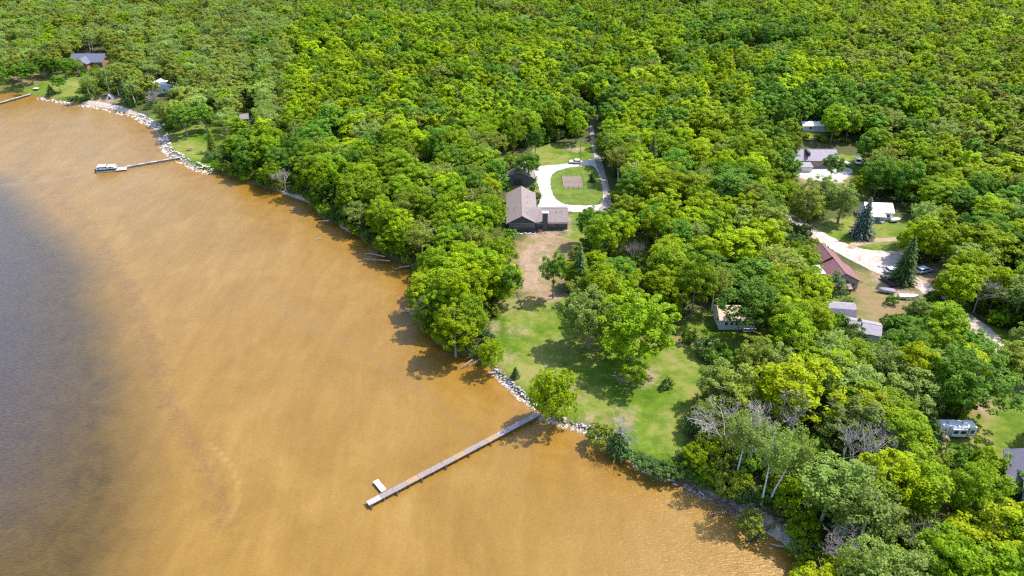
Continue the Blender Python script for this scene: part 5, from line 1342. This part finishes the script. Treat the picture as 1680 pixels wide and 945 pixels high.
for t in single:
    if NAMES[t['kind']][0] in ('maple_tree', 'birch_tree', 'spruce_tree', 'bare_tree') and not t['manual']: t['o']['group'] = 'trees of the surrounding woods'

# ------------------------------------------------------------------ far forest: one mass, instanced by geometry nodes
def proto_collection(name, items):
    c = bpy.data.collections.new(name)
    for i, (me, mat, extra) in enumerate(items):
        o = bpy.data.objects.new(f'{name}_{i:03d}', me); c.objects.link(o)
        if mat: objmat(o, mat)
    return c

def scatter(objname, coll, pts, idx, rot, scl):
    me = bpy.data.meshes.new(objname); me.vertices.add(len(pts)); me.vertices.foreach_set('co', np.array(pts, np.float32).ravel())
    a = me.attributes.new('pidx', 'INT', 'POINT'); a.data.foreach_set('value', np.array(idx, np.int32))
    a = me.attributes.new('rot', 'FLOAT_VECTOR', 'POINT'); a.data.foreach_set('vector', np.array(rot, np.float32).ravel())
    a = me.attributes.new('scl', 'FLOAT_VECTOR', 'POINT'); a.data.foreach_set('vector', np.array(scl, np.float32).ravel())
    me.update(); o = bpy.data.objects.new(objname, me); COL.objects.link(o)
    nt = bpy.data.node_groups.new(objname + '_nodes', 'GeometryNodeTree')
    nt.interface.new_socket('Geometry', in_out='INPUT', socket_type='NodeSocketGeometry')
    nt.interface.new_socket('Geometry', in_out='OUTPUT', socket_type='NodeSocketGeometry')
    gi = nt.nodes.new('NodeGroupInput'); go = nt.nodes.new('NodeGroupOutput')
    mp = nt.nodes.new('GeometryNodeMeshToPoints'); ip = nt.nodes.new('GeometryNodeInstanceOnPoints')
    ci = nt.nodes.new('GeometryNodeCollectionInfo'); ci.inputs['Collection'].default_value = coll
    ci.inputs['Separate Children'].default_value = True; ci.inputs['Reset Children'].default_value = True
    def na(n, ty):
        x = nt.nodes.new('GeometryNodeInputNamedAttribute'); x.data_type = ty; x.inputs['Name'].default_value = n; return x.outputs[0]
    nt.links.new(gi.outputs[0], mp.inputs[0]); nt.links.new(mp.outputs[0], ip.inputs['Points'])
    nt.links.new(ci.outputs[0], ip.inputs['Instance']); ip.inputs['Pick Instance'].default_value = True
    nt.links.new(na('pidx', 'INT'), ip.inputs['Instance Index']); nt.links.new(na('rot', 'FLOAT_VECTOR'), ip.inputs['Rotation'])
    nt.links.new(na('scl', 'FLOAT_VECTOR'), ip.inputs['Scale']); nt.links.new(ip.outputs[0], go.inputs[0])
    md = o.modifiers.new('scatter', 'NODES'); md.node_group = nt
    return o

far = []
for i in range(5):
    co, f, t = crown(900 + i, 5.0, 3.4, 16, 105, 26, .70, (.7, 1.15), .46, solid=.55, lob=3)
    far.append(npmesh('far_crown', co, f, LEAF['mid'], t))
farb = []
for i in range(3):
    co, f, t = crown(950 + i, 3.6, 3.5, 16, 70, 22, .42, (.5, .95), .5, sag=1.0, solid=.25, lob=5)
    farb.append(npmesh('far_birch_crown', co, f, LEAF['grey'], t))
items = []; key = {}
for tone in ('bright', 'mid', 'deep', 'olive', 'yellow', 'grey'):
    for i in range(5): key[('maple', tone, i)] = len(items); items.append((far[i], LEAF[tone], None))
for tone in ('grey', 'olive'):
    for i in range(3): key[('birch', tone, i)] = len(items); items.append((farb[i], LEAF[tone], None))
for i in range(3): key[('spruce', 'needle', i)] = len(items); items.append((CROWNS['spruce'][i], LEAF['needle'], None))
for i in range(4): key[('bare', 'bare', i)] = len(items); items.append((BARE[i], None, None))
tr0 = len(items)
for i in range(4): items.append((TRUNKS[i], None, None))
tb0 = len(items)
for i in range(3): items.append((TRUNKS_B[i], None, None))
cf = proto_collection('forest_kinds', items)
pts, idx, rot, scl = [], [], [], []
for t in mass:
    t['kind'] = {'edge': 'maple', 'poplar': 'birch'}.get(t['kind'], t['kind']); n = {'maple': 5, 'birch': 3, 'spruce': 3, 'bare': 4}[t['kind']]; uh, ur = UNIT[t['kind']]
    sc = (t['r'] / ur, t['r'] / ur, t['h'] / uh)
    pts.append((t['x'], t['y'], GZ)); idx.append(key[(t['kind'], t['tone'], t['var'] % n)]); rot.append((0, 0, t['rot'])); scl.append(sc)
    if t['kind'] in ('maple', 'birch'):
        pts.append((t['x'], t['y'], GZ)); idx.append(tr0 + t['var'] % 4 if t['kind'] == 'maple' else tb0 + t['var'] % 3); rot.append((0, 0, t['rot'])); scl.append(sc)
fo = scatter('forest', cf, pts, idx, rot, scl)
tag(fo, 'dense green broadleaf forest filling the distance behind the houses', 'forest', kind='stuff')

# undergrowth between the trunks
its = []
for tone in ('shrub', 'mid', 'deep', 'olive'):
    for i in range(3): its.append((CROWNS['shrub'][i], LEAF[tone], None))
cu = proto_collection('undergrowth_kinds', its)
ux = []; uy = []
yy = 66.0
while yy < 420:
    half = 50 + yy * .84; xx = -half
    step = 3.6 if yy < 260 else 5.0
    while xx < half:
        ux.append(xx + rnd.uniform(-.5, .5) * step); uy.append(yy + rnd.uniform(-.5, .5) * step); xx += step
    yy += step
for i in range(len(SHORE) - 1):
    (a0, b0), (a1, b1) = SHORE[i], SHORE[i + 1]; l_ = math.hypot(a1 - a0, b1 - b0)
    if b0 < 60 or l_ < .1: continue
    for k in range(int(l_ / .8)):
        t_ = rnd.random(); o_ = rnd.uniform(.2, 3.0); ux.append(a0 + (a1 - a0) * t_ - (b1 - b0) / l_ * o_); uy.append(b0 + (b1 - b0) * t_ + (a1 - a0) / l_ * o_)
ux = np.array(ux); uy = np.array(uy)
us = sdist(ux, uy, LAND)
bad = us < .25
for l, w in BREAKS: bad |= sdist(ux, uy, l, signed=False, closed=False) < w * .8
u_, v_ = P(ux, uy, GZ + 1.0); u2, v2 = P(ux, uy, GZ)
for c in CLEAR: bad |= inpoly(u_, v_, c) | inpoly(u2, v2, c) | inpoly(u_ + 5, v_, c) | inpoly(u_ - 5, v_, c)
for q_ in LAWN + DRY: 
    bad |= inpoly(ux, uy, q_)
bad |= (u_ < -60) | (u_ > 1760)
pts, idx, rot, scl = [], [], [], []
for i in np.nonzero(~bad)[0]:
    s = rnd.uniform(.55, 1.35) * (.8 if us[i] < 3 else 1) * (1.5 if uy[i] < 150 and ux[i] > 25 and us[i] > 4 else 1)
    pts.append((float(ux[i]), float(uy[i]), GZ - .1)); idx.append(rnd.randrange(len(its))); rot.append((0, 0, rnd.uniform(0, 6.28))); scl.append((s, s, s * rnd.uniform(.8, 1.6)))
un = scatter('undergrowth', cu, pts, idx, rot, scl)
tag(un, 'low shrubs and saplings covering the ground between the trunks', 'undergrowth', kind='stuff')
print('undergrowth', len(pts))
